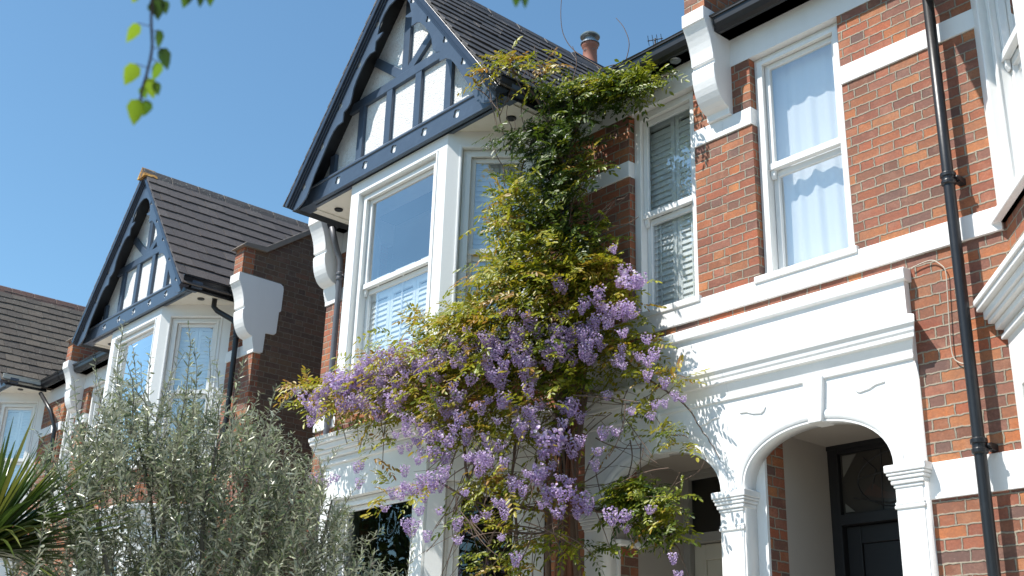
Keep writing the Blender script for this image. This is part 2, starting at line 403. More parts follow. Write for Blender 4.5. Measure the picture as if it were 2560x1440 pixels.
def grid_wall(mb, As, Zs, holes, d0, d1, X):
    """solid wall in (a,d,z) space with rectangular holes, no inner faces"""
    A = sorted(set([As[0], As[1]] + [h[i] for h in holes for i in (0, 1)])); Z = sorted(set([Zs[0], Zs[1]] + [h[i] for h in holes for i in (2, 3)]))
    A = [a for a in A if As[0] <= a <= As[1]]; Z = [z for z in Z if Zs[0] <= z <= Zs[1]]
    def solid(i, j):
        if i < 0 or j < 0 or i >= len(A)-1 or j >= len(Z)-1: return False
        ca, cz = (A[i]+A[i+1])/2, (Z[j]+Z[j+1])/2
        return not any(h[0] < ca < h[1] and h[2] < cz < h[3] for h in holes)
    for i in range(len(A)-1):
        for j in range(len(Z)-1):
            if not solid(i, j): continue
            a0, a1, z0, z1 = A[i], A[i+1], Z[j], Z[j+1]
            q = lambda *P: mb.add([X(*p) for p in P], [(0, 1, 2, 3)])
            q((a0, d0, z0), (a1, d0, z0), (a1, d0, z1), (a0, d0, z1)); q((a0, d1, z0), (a0, d1, z1), (a1, d1, z1), (a1, d1, z0))
            if not solid(i-1, j): q((a0, d0, z0), (a0, d0, z1), (a0, d1, z1), (a0, d1, z0))
            if not solid(i+1, j): q((a1, d0, z0), (a1, d1, z0), (a1, d1, z1), (a1, d0, z1))
            if not solid(i, j-1): q((a0, d0, z0), (a0, d1, z0), (a1, d1, z0), (a1, d0, z0))
            if not solid(i, j+1): q((a0, d0, z1), (a1, d0, z1), (a1, d1, z1), (a0, d1, z1))

def slates(name, mat, parent, origin, along, up, length, height, exposure=.2, width=.25, clip=None, thick=.010, seed=1, notch=None):
    """courses of separate overlapping slates on the plane origin + a*along + s*up"""
    rd = random.Random(seed)
    o, a, u = Vector(origin), Vector(along).normalized(), Vector(up).normalized(); n = a.cross(u).normalized()
    if n.z < 0: n = -n
    mb = MB(); rows = int(height/exposure)+1
    for r in range(rows):
        s0 = r*exposure; s1 = min(s0+exposure*1.55, height+.02); x = -(r % 2)*width/2 - rd.random()*.02
        while x < length:
            w = width-.006; xa, xb = max(x, 0)+.0, min(x+w, length)
            if clip:
                lim = clip(s0)
                xa, xb = max(xa, lim[0]), min(xb, lim[1])
            if xb-xa > .03:
                tl = .020+rd.random()*.006; j = rd.uniform(-.011, .011); sk = rd.uniform(-.006, .006)
                P = []
                for (aa, ss, h) in ((xa, s0+j, tl), (xb, s0+j+sk, tl+rd.uniform(-.003, .003)), (xb, s1, .0), (xa, s1, .0)):
                    P.append(o+a*aa+u*ss+n*(h+thick)); 
                for (aa, ss, h) in ((xa, s0+j, tl), (xb, s0+j+sk, tl), (xb, s1, 0), (xa, s1, 0)):
                    P.append(o+a*aa+u*ss+n*(h-.004))
                mb.add(P, [(0, 1, 2, 3), (4, 7, 6, 5), (0, 4, 5, 1), (1, 5, 6, 2), (2, 6, 7, 3), (3, 7, 4, 0)])
            x += width
    return obj(name, mb, mat, parent, randuv=6, fixn=False)

def curve_plate(name, loops, mat, parent, plane, depth, bevel=0):
    """flat board cut from 2d outlines (first outline = outside, others = holes), standing in plane (fn (a,z,d)->xyz)"""
    cu = bpy.data.curves.new('tmp', 'CURVE'); cu.dimensions = '2D'; cu.fill_mode = 'BOTH'; cu.extrude = depth/2
    for lp in loops:
        sp = cu.splines.new('POLY'); sp.points.add(len(lp)-1); sp.use_cyclic_u = True
        for p, q in zip(sp.points, lp): p.co = (q[0], q[1], 0, 1)
    o = bpy.data.objects.new('tmp', cu); COL.objects.link(o)
    dg = bpy.context.evaluated_depsgraph_get(); me = bpy.data.meshes.new_from_object(o.evaluated_get(dg))
    bpy.data.objects.remove(o)
    off = wloc(parent)
    for v in me.vertices:
        x, y, z = plane(v.co.x, v.co.y, v.co.z+depth/2); v.co = (x-off.x, y-off.y, z-off.z)
    bm = bmesh.new(); bm.from_mesh(me); bmesh.ops.remove_doubles(bm, verts=bm.verts, dist=1e-5); bmesh.ops.recalc_face_normals(bm, faces=bm.faces); bm.to_mesh(me); bm.free()
    me.name = name; me.materials.clear(); me.materials.append(MAT[mat])
    ob = link(bpy.data.objects.new(name, me), parent)
    if bevel:
        b = ob.modifiers.new('bevel', 'BEVEL'); b.width = bevel; b.segments = 1; b.limit_method = 'ANGLE'; b.angle_limit = R(50)
    return ob
def quatrefoil(c, r, rot=0, n=5):
    pts = []
    for k in range(4):
        a0 = rot+k*math.pi/2; cx, cy = c[0]+math.cos(a0)*r*.52, c[1]+math.sin(a0)*r*.52
        for j in range(n):
            a = a0 - 1.58 + 3.16*j/(n-1); pts.append((cx+math.cos(a)*r*.48, cy+math.sin(a)*r*.48))
    return pts

# ------------------------------------------------------------------ sash window
def sash_window(parent, O, T, wid, z0, z1, rail, name='window', label=None, shut=None, sill=True, glass='glass', setback=.11, two=True):
    """O: left end of the opening on the wall face, T: direction along; inward normal = T rotated +90 deg"""
    t = Vector((T[0], T[1], 0)).normalized(); n = Vector((-t.y, t.x, 0))
    off = wloc(parent)
    def X(a, d, z): return (O[0]+t.x*a+n.x*d, O[1]+t.y*a+n.y*d, z)
    W = bpy.data.objects.new(name, None); W.empty_display_size = .1; W.location = Vector((O[0], O[1], z0))-off; link(W, parent)
    if label: W['label'] = label
    fw = .075; sb = setback
    mb = MB()
    for (a0, a1) in ((0.002, fw), (wid-fw, wid-.002)): mb.box((a0, sb-.02, z0+.03), (a1, sb+.11, z1-.002), X)
    mb.box((fw, sb-.018, z1-fw*.9), (wid-fw, sb+.108, z1-.003), X)
    for (a0, a1) in ((fw*.45, fw+.008), (wid-fw-.008, wid-fw*.45)): mb.box((a0, sb-.034, z0+.045), (a1, sb-.02, z1-fw*.55), X)
    mb.box((fw*.45, sb-.035, z1-fw), (wid-fw*.45, sb-.021, z1-fw*.5), X)
    obj('frame', mb, 'joinery', W, bevel=.004)
    s = .045; gw0, gw1 = fw+.004, wid-fw-.004; zt = z1-fw*.9-.003; zb = z0+.04
    mb = MB(); d0, d1 = sb+.012, sb+.048
    for (a0, a1) in ((gw0, gw0+s), (gw1-s, gw1)): mb.box((a0, d0, rail-.02), (a1, d1, zt), X)
    mb.box((gw0+s, d0+.002, zt-s), (gw1-s, d1-.002, zt-.002), X); mb.box((gw0-.004, d0-.014, rail-.025), (gw1+.004, d1+.0, rail+.028), X)
    for a0 in (gw0, gw1-s+.008):                                  # sash horns
        mb.prism([(d0+.002, rail-.025), (d1-.002, rail-.025), (d1-.002, rail-.095), (d0+.02, rail-.10), (d0+.004, rail-.07)], 0, a0, a0+s-.008, X)
    obj('upper_sash', mb, 'sash', W, bevel=.003)
    mb = MB(); e0, e1 = sb+.052, sb+.088
    for (a0, a1) in ((gw0, gw0+s), (gw1-s, gw1)): mb.box((a0, e0, zb), (a1, e1, rail-.02), X)
    mb.box((gw0+s, e0+.002, zb), (gw1-s, e1-.002, zb+.07), X); mb.box((gw0+s, e0+.001, rail-.075), (gw1-s, e1-.001, rail-.026), X)
    obj('lower_sash', mb, 'sash', W, bevel=.003)
    mb = MB(); q = (d0+d1)/2; mb.add([X(gw0+s-.005, q, rail), X(gw1-s+.005, q, rail), X(gw1-s+.005, q, zt-s+.005), X(gw0+s-.005, q, zt-s+.005)], [(0, 1, 2, 3)])
    obj('pane', mb, glass, W, fixn=False)
    mb = MB(); q = (e0+e1)/2; mb.add([X(gw0+s-.005, q, zb+.065), X(gw1-s+.005, q, zb+.065), X(gw1-s+.005, q, rail-.03), X(gw0+s-.005, q, rail-.03)], [(0, 1, 2, 3)])
    obj('pane', mb, glass, W, fixn=False)
    if sill:
        mb = MB(); mb.box((-.03, -.035, z0-.01), (wid+.03, sb+.09, z0+.045), X); obj('sill', mb, 'joinery', W, bevel=.006)
    if shut:
        mb = MB(); ds = sb+.105; nl = shut.get('leaves', 2); lw = (wid-.04)/nl; zs0, zs1 = z0+.05, shut.get('top', z1-.06)
        for k in range(nl):
            a0 = .02+k*lw; a1 = a0+lw-.006
            mb.box((a0, ds, zs0), (a0+.045, ds+.028, zs1), X); mb.box((a1-.045, ds, zs0), (a1, ds+.028, zs1), X)
            mb.box((a0+.045, ds+.001, zs0), (a1-.045, ds+.027, zs0+.08), X); mb.box((a0+.045, ds+.001, zs1-.07), (a1-.045, ds+.027, zs1), X)
            mz = rail+.05; mb.box((a0+.045, ds+.001, mz), (a1-.045, ds+.027, mz+.06), X)
            mb.box(((a0+a1)/2-.006, ds-.016, zs0+.1), ((a0+a1)/2+.006, ds-.008, mz-.03), X)
            z = zs0+.09
            while z < zs1-.1:
                if not (mz-.06 < z < mz+.05):
                    mb.prism([(ds-.004, z), (ds+.002, z-.004), (ds+.020, z+.054), (ds+.014, z+.058)], 0, a0+.046, a1-.046, X)
                z += .0555
        obj('shutter', mb, 'shutter', W)
    return W

# ------------------------------------------------------------------ house
SL = 1.25                                       # gable pitch (rise per metre)
APEX = 9.33
def house(name, label, xc, m, yo, zo, win, pier_u, opt):
    H = thing(name, label, 'house', (xc, yo, 0), 'terraced houses of the row')
    def W(u, y, z): return (xc+m*u, yo+y, z+zo)
    WX = opt.get('bay', (.815, 1.53, -.70))[1]
    PW = 3.575                                   # party line
    w0, w1 = win
    # --- brick walls
    mb = MB()
    porch = opt.get('porch')
    holes = [(w0, w1, 4.815, 6.75)]
    if porch: holes += [(opt['lob'][0], opt['lob'][1], -1, 3.72)]
    grid_wall(mb, (WX-.04, PW), (0, 6.75), holes, 0, .28, W)
    grid_wall(mb, (pier_u+.002, -WX+.04), (0, 6.75), [], 0, .28, W)
    obj('wall', mb, 'brick', H, uvbox=True)
    # flank
    mb = MB(); xs = pier_u-.004
    ry0 = lambda y: 7.12+.70*(y+.1)
    mb.prism([(.112, 0), (7.5, 0), (7.5, 7.2), (3.7, 10.15), (.112, 7.56)], 0, xs, xs+.23, W)
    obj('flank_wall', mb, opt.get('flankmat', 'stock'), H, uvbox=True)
    # upstand piers on top of the corbels
    def corbel(u0, u1, full=True, side=False):
        mb = MB(); prof = [(.02, 6.30), (-.045, 6.30), (-.05, 6.355), (-.06, 6.36)]
        for k in range(9):
            a = k/8; prof.append((-.06-.165*math.sin(a*math.pi/2)**.9, 6.36+.32*(1-math.cos(a*math.pi/2))**.9+.01*a))
        prof += [(-.215, 6.705), (-.205, 6.712), (-.205, 6.735), (-.225, 6.74)]
        for k in range(1, 7):
            a = k/6; prof.append((-.225-.10*(a**1.8), 6.74+.33*a))
        prof += [(-.335, 7.07), (-.335, 7.19), (.02, 7.19)]
        if side:                               # the white render also covers part of the flank
            prof = [(.13, 6.17), (-.0, 6.15)] + prof[1:-1] + [(.29, 7.185), (.335, 7.16), (.345, 7.11), (.34, 6.80), (.31, 6.78), (.30, 6.48), (.27, 6.45), (.14, 6.44)]
        mb.prism(prof, 0, u0, u1, W)
        obj('corbel', mb, 'white', H, bevel=.006)
        for (y0_, y1_, zz, mt) in ((-.30, -.13, 7.56, 'brick'), (-.13, .02, 7.56, 'stock' if side else 'brick')):
            mb = MB(); mb.box((u0+.015, y0_, 7.19), (u1-.004, y1_, zz), W); obj('parapet', mb, mt, H, uvbox=True)
        mb = MB(); mb.prism([(.02, 7.19), (4.2, 7.19), (3.7, 10.22), (.02, 7.56)], 0, u0+.0155, u1-.004, W)
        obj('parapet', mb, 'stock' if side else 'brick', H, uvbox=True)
        mb = MB(); mb.prism([(-.36, 7.56), (.02, 7.56), (3.7, 10.22), (3.72, 10.29), (.0, 7.64), (-.30, 7.62)], 0, u0-.03, u1+.03, W)
        obj('coping', mb, 'cover', H, bevel=.006)
    if opt.get('party', True): corbel(PW-.13+.03, PW+.13)
    corbel(pier_u-.022, pier_u+.23, side=True)
    # --- painted bands, frieze, soffit
    mb = MB()
    g = lambda u0, u1, z0, z1, d=-.014: mb.box((u0-.005, d, z0), (u1+.005, .105, z1), W)
    for (u0, u1) in ((w1+.0, PW+.0), (WX-.02, w0), (pier_u-.012, -WX+.02)):
        g(u0, u1, 6.15, 6.30)
    g(WX-.02, PW, 4.65, 4.815, -.022); g(pier_u-.012, -WX+.02, 4.65, 4.815, -.022)
    if not porch or m < 0: g(WX-.02, min(PW, opt.get('lowband', PW)), 3.02, 3.25, -.016)
    g(pier_u-.012, -WX+.02, 3.02, 3.25, -.016)
    # returns of the band into the window reveal
    obj('painted_band', mb, 'white', H, bevel=.004)
    mb = MB(); mb.box((1.4, -.004, 6.75), (PW+.0, .285, 7.06), W); mb.box((pier_u+.235, -.004, 6.75), (-1.4, .285, 7.06), W)
    obj('frieze', mb, 'white', H)
    mb = MB(); mb.box((1.55, -.14, 7.0), (PW-.0, -.006, 7.03), W); mb.box((pier_u+.24, -.14, 7.0), (-1.55, -.006, 7.03), W)
    obj('eaves_soffit', mb, 'cream', H)
    def gutter(p0, p1, outn, mat='black', nm='gutter', r=.062, fascia=True):
        mb = MB(); p0, p1, o = Vector(p0), Vector(p1), Vector(outn)
        prof = [(0, .0)]
        prof = [(-.0, .10), (.0, -.0), (.02, -.025), (.06, -.035), (.095, -.02), (.118, .02), (.122, .075), (.135, .08), (.135, .092), (.105, .092), (.10, .03), (.06, -.005), (.02, .01), (.012, .10)]
        vs = [];
        for p in (p0, p1):
            for (a, z) in prof: vs.append(p+o*a+Vector((0, 0, z)))
        k = len(prof); mb.add(vs, [(i, (i+1) % k, k+(i+1) % k, k+i) for i in range(k)]+[tuple(range(k-1, -1, -1)), tuple(range(k, 2*k))])
        L = (p1-p0).length; d = (p1-p0)/L; q = .9
        while q < L-.2:                          # joint collars
            vs = []
            for e in (-.035, .035):
                for (a, z) in [(x*1.06-.002, y*1.08-.002) for x, y in prof[1:9]]: vs.append(p0+d*(q+e)+o*a+Vector((0, 0, z)))
            mb.add(vs, [(i, i+1, 9+i-1, 8+i) for i in range(7)]+[(0, 7, 6, 5, 4, 3, 2, 1), tuple(range(8, 16))]); q += 1.35
        obj(nm, mb, mat, H)
    yg = -.12
    gutter(W(1.70, yg, 7.02), W(PW-.12, yg, 7.02), (0, -1, 0)); gutter(W(pier_u+.24, yg, 7.02), W(-1.70, yg, 7.02), (0, -1, 0))
    # --- bay: ground floor + first floor
    def side(fn):
        """the three faces of the bay as wall frames"""
        B = opt.get('bay', (.815, 1.53, -.70)); hx, wx, by = B
        return [((hx*-1, by), (1, 0), hx*2), ((hx, by), (wx-hx, -by), math.hypot(wx-hx, by)), ((-wx, 0), (wx-hx, by), math.hypot(wx-hx, by))]
    faces = side(None)
    def fr(face, grow=0.):
        (ou, oy), T, ln = face
        # world direction must keep the inward normal on the left; mirror if m<0
        if m > 0: O = W(ou, oy, 0); t = Vector((T[0], T[1], 0)).normalized()
        else:
            l = math.hypot(*T); O = W(ou+T[0]/l*ln, oy+T[1]/l*ln, 0); t = Vector((T[0], -T[1], 0)).normalized()
        n = Vector((-t.y, t.x, 0))
        O = Vector(O)
        return O, t, n, ln
    bw, bs, bb, bg_ = MB(), MB(), MB(), MB()
    wspecs = []
    for i, face in enumerate(faces):
        O, t, n, ln = fr(face)
        X = lambda a, d, z, O=O, t=t, n=n: (O.x+t.x*a+n.x*d, O.y+t.y*a+n.y*d, z+zo)
        jm = .165 if i == 0 else .15
        ex = .04
        # first floor casing
        grid_wall(bw, (0, ln), (4.70, 7.05), [(jm, ln-jm, 4.76, 6.81)], 0, .16, X)
        # brick panel between floors
        grid_wall(bb, (0, ln), (4.20, 4.70), [], .03, .22, X)
        bs.box((-.03, -.05, 4.70), (ln+.03, .06, 4.765), X)
        # moulding bead round the opening
        for (a0, a1, z0, z1) in ((jm-.028, jm-.004, 4.77, 6.83), (ln-jm+.004, ln-jm+.028, 4.77, 6.83), (jm-.028, ln-jm+.028, 6.815, 6.84)):
            bs.box((a0, -.010, z0), (a1, .03, z1), X)
        # ground floor casing, frieze + cornice
        gj = .17 if i == 0 else .15
        grid_wall(bw, (0, ln), (0, 4.0), [(gj, ln-gj, 1.1, 3.60)], -.04, .16, X)
        for (z0, z1, d) in ((3.935, 3.965, -.07), (3.965, 4.0, -.052), (4.0, 4.045, -.095), (4.045, 4.075, -.13), (4.075, 4.13, -.15), (4.13, 4.165, -.185), (4.165, 4.205, -.20)):
            e = -d*.42
            bs.box((-e, d, z0), (ln+e, .02, z1-.001), X)
        bs.box((-.02, -.075, 1.0), (ln+.02, .06, 1.1), X)
        wspecs.append((O, t, ln, jm, gj))
    obj('bay_casing', bw, 'joinery', H, bevel=.004)
    obj('bay_cornice', bs, 'white', H, bevel=.006)
    obj('bay_brickwork', bb, 'brick', H, uvbox=True)
    # solid bay floor slab (not seen) keeps light from leaking
    hx, wx, by = opt.get('bay', (.815, 1.53, -.70))
    for (z, th) in ((4.3, .2), (.3, .1)):
        mb = MB(); mb.prism([(-wx+.1, .2), (-hx+.05, by+.14), (hx-.05, by+.14), (wx-.1, .2)], 2, z, z+th, W); obj('bay_floor', mb, 'room', H)
    for i, (O, t, ln, jm, gj) in enumerate(wspecs):
        sh = opt.get('shut')
        vis = i == 0 or (i == 1) or (i == 2 and opt.get('farside'))
        P = O+t*jm
        sash_window(H, (P.x, P.y), (t.x, t.y), ln-2*jm, 4.745+zo, 6.81+zo, 5.765+zo, shut=dict(leaves=3 if i == 0 else 2, top=5.70+zo if i == 0 else 6.74+zo) if sh else None, setback=.07, sill=False)
        P = O+t*gj
        sash_window(H, (P.x, P.y), (t.x, t.y), ln-2*gj, 1.09+zo, 3.60+zo, 2.45+zo, glass='darkglass', setback=.06, sill=False)
    # flat window
    ua, ub = (w0, w1) if m > 0 else (w1, w0)
    P = W(ua, 0, 0)
    sash_window(H, (P[0], P[1]), (1, 0), w1-w0, 4.80+zo, 6.75+zo, 5.765+zo, shut=dict(leaves=2, top=6.7+zo) if sh else None, setback=.085)
    # --- rooms
    mb = MB()
    mb.box((pier_u+.25, .36, 4.35), (PW-.02, 3.0, 4.45), W); mb.box((pier_u+.25, .30, 6.95), (PW-.02, 3.0, 7.02), W)
    mb.box((pier_u+.25, 3.0, 0), (PW-.02, 3.1, 7.0), W); mb.box((2.0, .45, 4.45), (2.08, 3.0, 6.95), W)
    mb.box((pier_u+.25, .36, .3), (1.9, 3.0, .4), W); mb.box((1.9, 1.25, 0), (1.98, 3.0, 4.35), W)
    mb.box((PW-.10, .30, 4.45), (PW-.02, 3.0, 6.95), W)
    obj('room', mb, 'room', H)
    # --- gable
    mb = MB(); HB = 1.75
    mb.prism([(-HB-.0, -.745), (HB, -.745), (HB, -.0), (-HB, -.0)], 2, 6.986, 7.03, W)
    obj('soffit', mb, 'cream', H)
    mb = MB(); 
    for s in (-1, 1): mb.prism([(s*1.62, -.66), (s*1.66, -.66), (s*1.66, -.02), (s*1.62, -.02)], 2, 6.972, 6.985, W)
    mb.prism([(-1.5, -.725), (1.5, -.725), (1.5, -.705), (-1.5, -.705)], 2, 6.965, 6.985, W)
    obj('soffit_bead', mb, 'cream', H)
    mb = MB()
    for s in (-1, 1): mb.lathe(W(s*1.45, -.45, 6.97), [(.045, .0), (.05, .012)], 16)
    obj('soffit_vent', mb, 'black', H)
    # pebbledash panel
    ub_ = (APEX-.12-7.0)/SL
    mb = MB(); mb.prism([(-ub_, 7.0), (ub_, 7.0), (0, APEX-.12)], 1, -.655, -.60, W)
    obj('gable_panel', mb, 'dash', H)
    # timbers
    mb = MB(); ty0, ty1 = -.695, -.64
    for c in (-1.265, -.76, -.253, .253, .76, 1.265):
        top = 7.92 if abs(c) < 1 else 7.5
        mb.box((c-.052, ty0, 7.18), (c+.052, ty1, top), W)
    mb.box((-1.0, ty0-.004, 7.90), (1.0, ty1, 8.01), W)
    mb.box((-.055, ty0-.002, 8.0), (.055, ty1, 9.02), W)
    for s in (-1, 1):
        d = Vector((s*.80, .60)); d.normalize(); p = Vector((-d.y, d.x))*.052; a = Vector((s*.03, 7.98)); b = a+d*.66
        d = Vector((s*.80, .60)).normalized() if False else d
        mb.prism([tuple(a-p), tuple(b-p), tuple(b+p), tuple(a+p)], 1, ty0-.001, ty1, W)
    obj('gable_timber', mb, 'navy', H, bevel=.004)
    # tie beam with pierced quatrefoils over a white backing
    ql = [quatrefoil((k*.507, 7.082), .052, math.pi/4*0+.5) for k in (-2, -1, 0, 1, 2)]
    curve_plate('tie_beam', [[(-1.62, 6.985), (1.62, 6.985), (1.62, 7.16), (-1.62, 7.16)]]+ql, 'navy', H, lambda a, z, d: W(a, -.765+d, z), .016, .002)
    mb = MB(); mb.box((-1.61, -.7485, 6.99), (1.61, -.665, 7.158), W); obj('beam_backing', mb, 'sash', H)
    mb = MB(); mb.prism([(-.765, 7.16), (-.778, 7.165), (-.778, 7.185), (-.70, 7.265), (-.66, 7.265), (-.66, 7.16)], 0, -1.60, 1.60, W)
    mb.prism([(-.77, 6.965), (-.66, 6.965), (-.66, 6.984), (-.77, 6.984)], 0, -1.62, 1.62, W)
    for s in (-1, 1): mb.prism([(s*1.62, -.77), (s*1.82, -.77), (s*1.82, -.62), (s*1.62, -.62)], 2, 6.97, 7.12, W)
    obj('beam_moulding', mb, 'navy', H, bevel=.004)
    # bargeboards
    dn = Vector((1, -SL)).normalized(); inn = Vector((-dn.y, dn.x)) * -1      # inward (toward panel)
    inn = Vector((-SL, -1)).normalized(); LEN = 1.775*math.hypot(1, SL)
    def bp(sv, wv): q = Vector((0, APEX-.115))+dn*sv+inn*wv; return (q.x, q.y)
    for s in (-1, 1):
        out = [bp(.0, 0), bp(LEN, 0)]
        for k in range(7): a = k/6*math.pi/2; out.append(bp(LEN+.02+.05*math.sin(a*2)-.12*(k/6), .04+.18*(k/6)))
        out += [bp(LEN-.20, .255), bp(LEN-.34, .235), bp(LEN-.46, .215)]
        n1, n2 = .80, 1.63
        seq = [(-.845+.16, .20), (-.845+.22, .172), (-.845+.32, .16), (-.36, .166), (-.27, .185), (-.20, .222), (-.13, .25), (-.07, .245), (0, .205)]
        pts = []
        for nn in (n1, n2): 
            if nn == n2: pts += [(nn+a, b) for a, b in seq]
            else: pts += [(nn+a, b) for a, b in [(-.13, .262), (-.07, .245), (0, .205)]]
            pts += [(nn+.09, .272)]
        pts += [(n2+.16, .20), (n2+.24, .17), (n2+.34, .165)]
        pts.sort(key=lambda q: -q[0])
        out += [bp(a, b+.025) for a, b in pts]
        out += [(.30, 8.52), (.265, 8.64), (.20, 8.73), (.11, 8.80), (0, 8.825)]
        out = [(max(p[0], 0)*s, p[1]) for p in out]
        us = (.02, .32, .62, .925, 1.23, 1.535); hl = []
        for u in us[1:]:
            zc = APEX-SL*u-.266; hl.append(quatrefoil((u*s, zc), .052, .5*s))
        out[0] = (0, APEX-.115)
        curve_plate('bargeboard', [out]+hl, 'navy', H, lambda a, z, d: W(a, -.875+d, z), .016, .002)
        bk = MB(); bk.prism([(s*.27, APEX-SL*.27-.325), (s*.27, APEX-SL*.27-.20), (s*1.62, APEX-SL*1.62-.20), (s*1.62, APEX-SL*1.62-.325)], 1, -.8585, -.84, W)
        obj('bargeboard_backing', bk, 'sash', H)
        mb = MB()
        for (a, b, y0, y1) in ((-.02, .035, -.93, -.80), (.035, .06, -.91, -.87), (.06, .085, -.893, -.87)):
            P = [bp(-.0, a), bp(LEN+.03, a), bp(LEN+.03, b), bp(-.0, b)]; P = [(max(0., p[0])*s, p[1]) for p in P]
            P[0] = (0, APEX-.115-a*math.hypot(1, SL)); P[3] = (0, APEX-.115-b*math.hypot(1, SL))
            mb.prism(P, 1, y0, y1-.001*(a > 0), W)
        obj('verge_moulding', mb, 'navyshade', H, bevel=.004)
        # underside boarding between bargeboard and panel
        mb = MB(); P = [(0, APEX-.14), (s*1.78, APEX-.14-SL*1.78), (s*1.78, APEX-.17-SL*1.78), (0, APEX-.17)]
        mb.prism(P, 1, -.84, -.10, W); obj('gable_lining', mb, 'black', H)
        # eaves gutter of the gable roof
        a, b = W(s*1.70, -.90, 7.02), W(s*1.70, -.20, 7.02)
        gutter(a, b, (m*s, 0, 0), mat=opt.get('gut', 'black'))
        mb = MB(); mb.box((s*1.71, -.86, 6.99), (s*1.76, -.02, 7.12), W) if s > 0 else mb.box((s*1.76, -.86, 6.99), (s*1.71, -.02, 7.12), W)
        obj('fascia', mb, 'black', H)
    # --- roofs
    MR = .70
    yr = (APEX-7.13)/MR
    sm = opt.get('roof', 'slate'); ex = opt.get('expo', .2); wd = opt.get('swid', .26)
    for s in (-1, 1):
        o = W(0, -.93, APEX-.075); d = Vector(W(s*1, 0, 0))-Vector(W(0, 0, 0))
        hgt = 1.82*math.hypot(1, SL)
        base = Vector(W(s*1.82, -.93, APEX-.075-SL*1.82)); up = Vector((-s*m*1, 0, SL))
        def clip(sv, hgt=hgt):
            z = (APEX-.075-SL*1.82)+sv*SL/math.hypot(1, SL); y = max(0., (z-7.1)/MR-.1)
            return (0, y+.93+.15)
        slates('roof', sm, H, base, (0, 1, 0), up, yr+1.3, hgt, ex, wd, clip, seed=3+s)
    slm = math.hypot(1, MR)
    span0, span1 = pier_u+.24, PW-.10
    base = Vector(W(span0 if m > 0 else span1, -.24, 7.10)); 
    hgt = (3.7+.24)*slm
    slates('roof', sm, H, base, (1, 0, 0), (0, 1, MR), span1-span0, hgt, ex, wd, seed=9)
    mb = MB(); mb.prism([(-.2, 7.08), (3.7, 7.08+MR*3.9), (7.6, 7.08), (7.6, 7.0), (-.2, 7.0)], 0, pier_u+.24, PW-.10, W); obj('roof_deck', mb, 'black', H)
    mb = MB(); mb.prism([(-1.74, 7.12), (1.74, 7.08), (0, APEX-.13)], 1, -.595, yr-.1, W); obj('gable_roof_deck', mb, 'black', H)
    # ridge
    mb = MB(); y = -.95
    while y < yr+.4:
        mb.prism([(-.12, APEX-.19), (-.09, APEX-.135), (-.03, APEX-.045), (0, APEX-.025), (.03, APEX-.045), (.09, APEX-.135), (.12, APEX-.19), (.09, APEX-.19), (0, APEX-.07), (-.09, APEX-.19)], 1, y, y+.43, W); y += .44
    obj('ridge', mb, opt.get('ridge', 'ridge'), H, randuv=10, bevel=.006)
    mb = MB(); mb.prism([(-.13, APEX-.185), (0, APEX-.018), (.13, APEX-.185), (0, APEX-.2)], 1, -.97, -.76, W)
    if opt.get('lichen'): obj('ridge_end', mb, 'lichen', H)
    return H, W

# A: middle house, B: right-hand house, C: left house, D: far-left house
XA, XB, XC, XD = -8.79, -1.64, -15.50, -22.60
HA, WA = house('terraced_house', 'brick house behind the wisteria, navy and white gable at the top of the picture', XA, 1, 0, 0, (2.535, 3.268), -2.26,
    dict(porch=True, lob=(2.27, 3.50), shut=True, flankmat='stock', party=False))
HB, WB = house('terraced_house', 'red brick house on the right with net curtained window and black drainpipe', XB, -1, 0, 0, (2.468, 3.294), -2.26,
    dict(porch=True, lob=(2.27, 3.50), lowband=2.085, bay=(.80, 1.43, -.70)))
HC, WC = house('terraced_house', 'smaller looking gabled house behind the olive tree, with dark brick side wall and stone coping', XC, -1, .30, 0, (2.5, 3.25), -2.24,
    dict(shut=True, roof='slate2', expo=.235, swid=.30, ridge='lichenridge', lichen=True, flankmat='stock', parmat='brick'))
HD, WD = house('terraced_house', 'far left house with brown tiled roof, red ridge and pale gutter', XD, 1, .42, .12, (2.5, 3.25), -2.25,
    dict(roof='tile', expo=.20, swid=.28, ridge='redridge', gut='lead', party=False, shut=True))

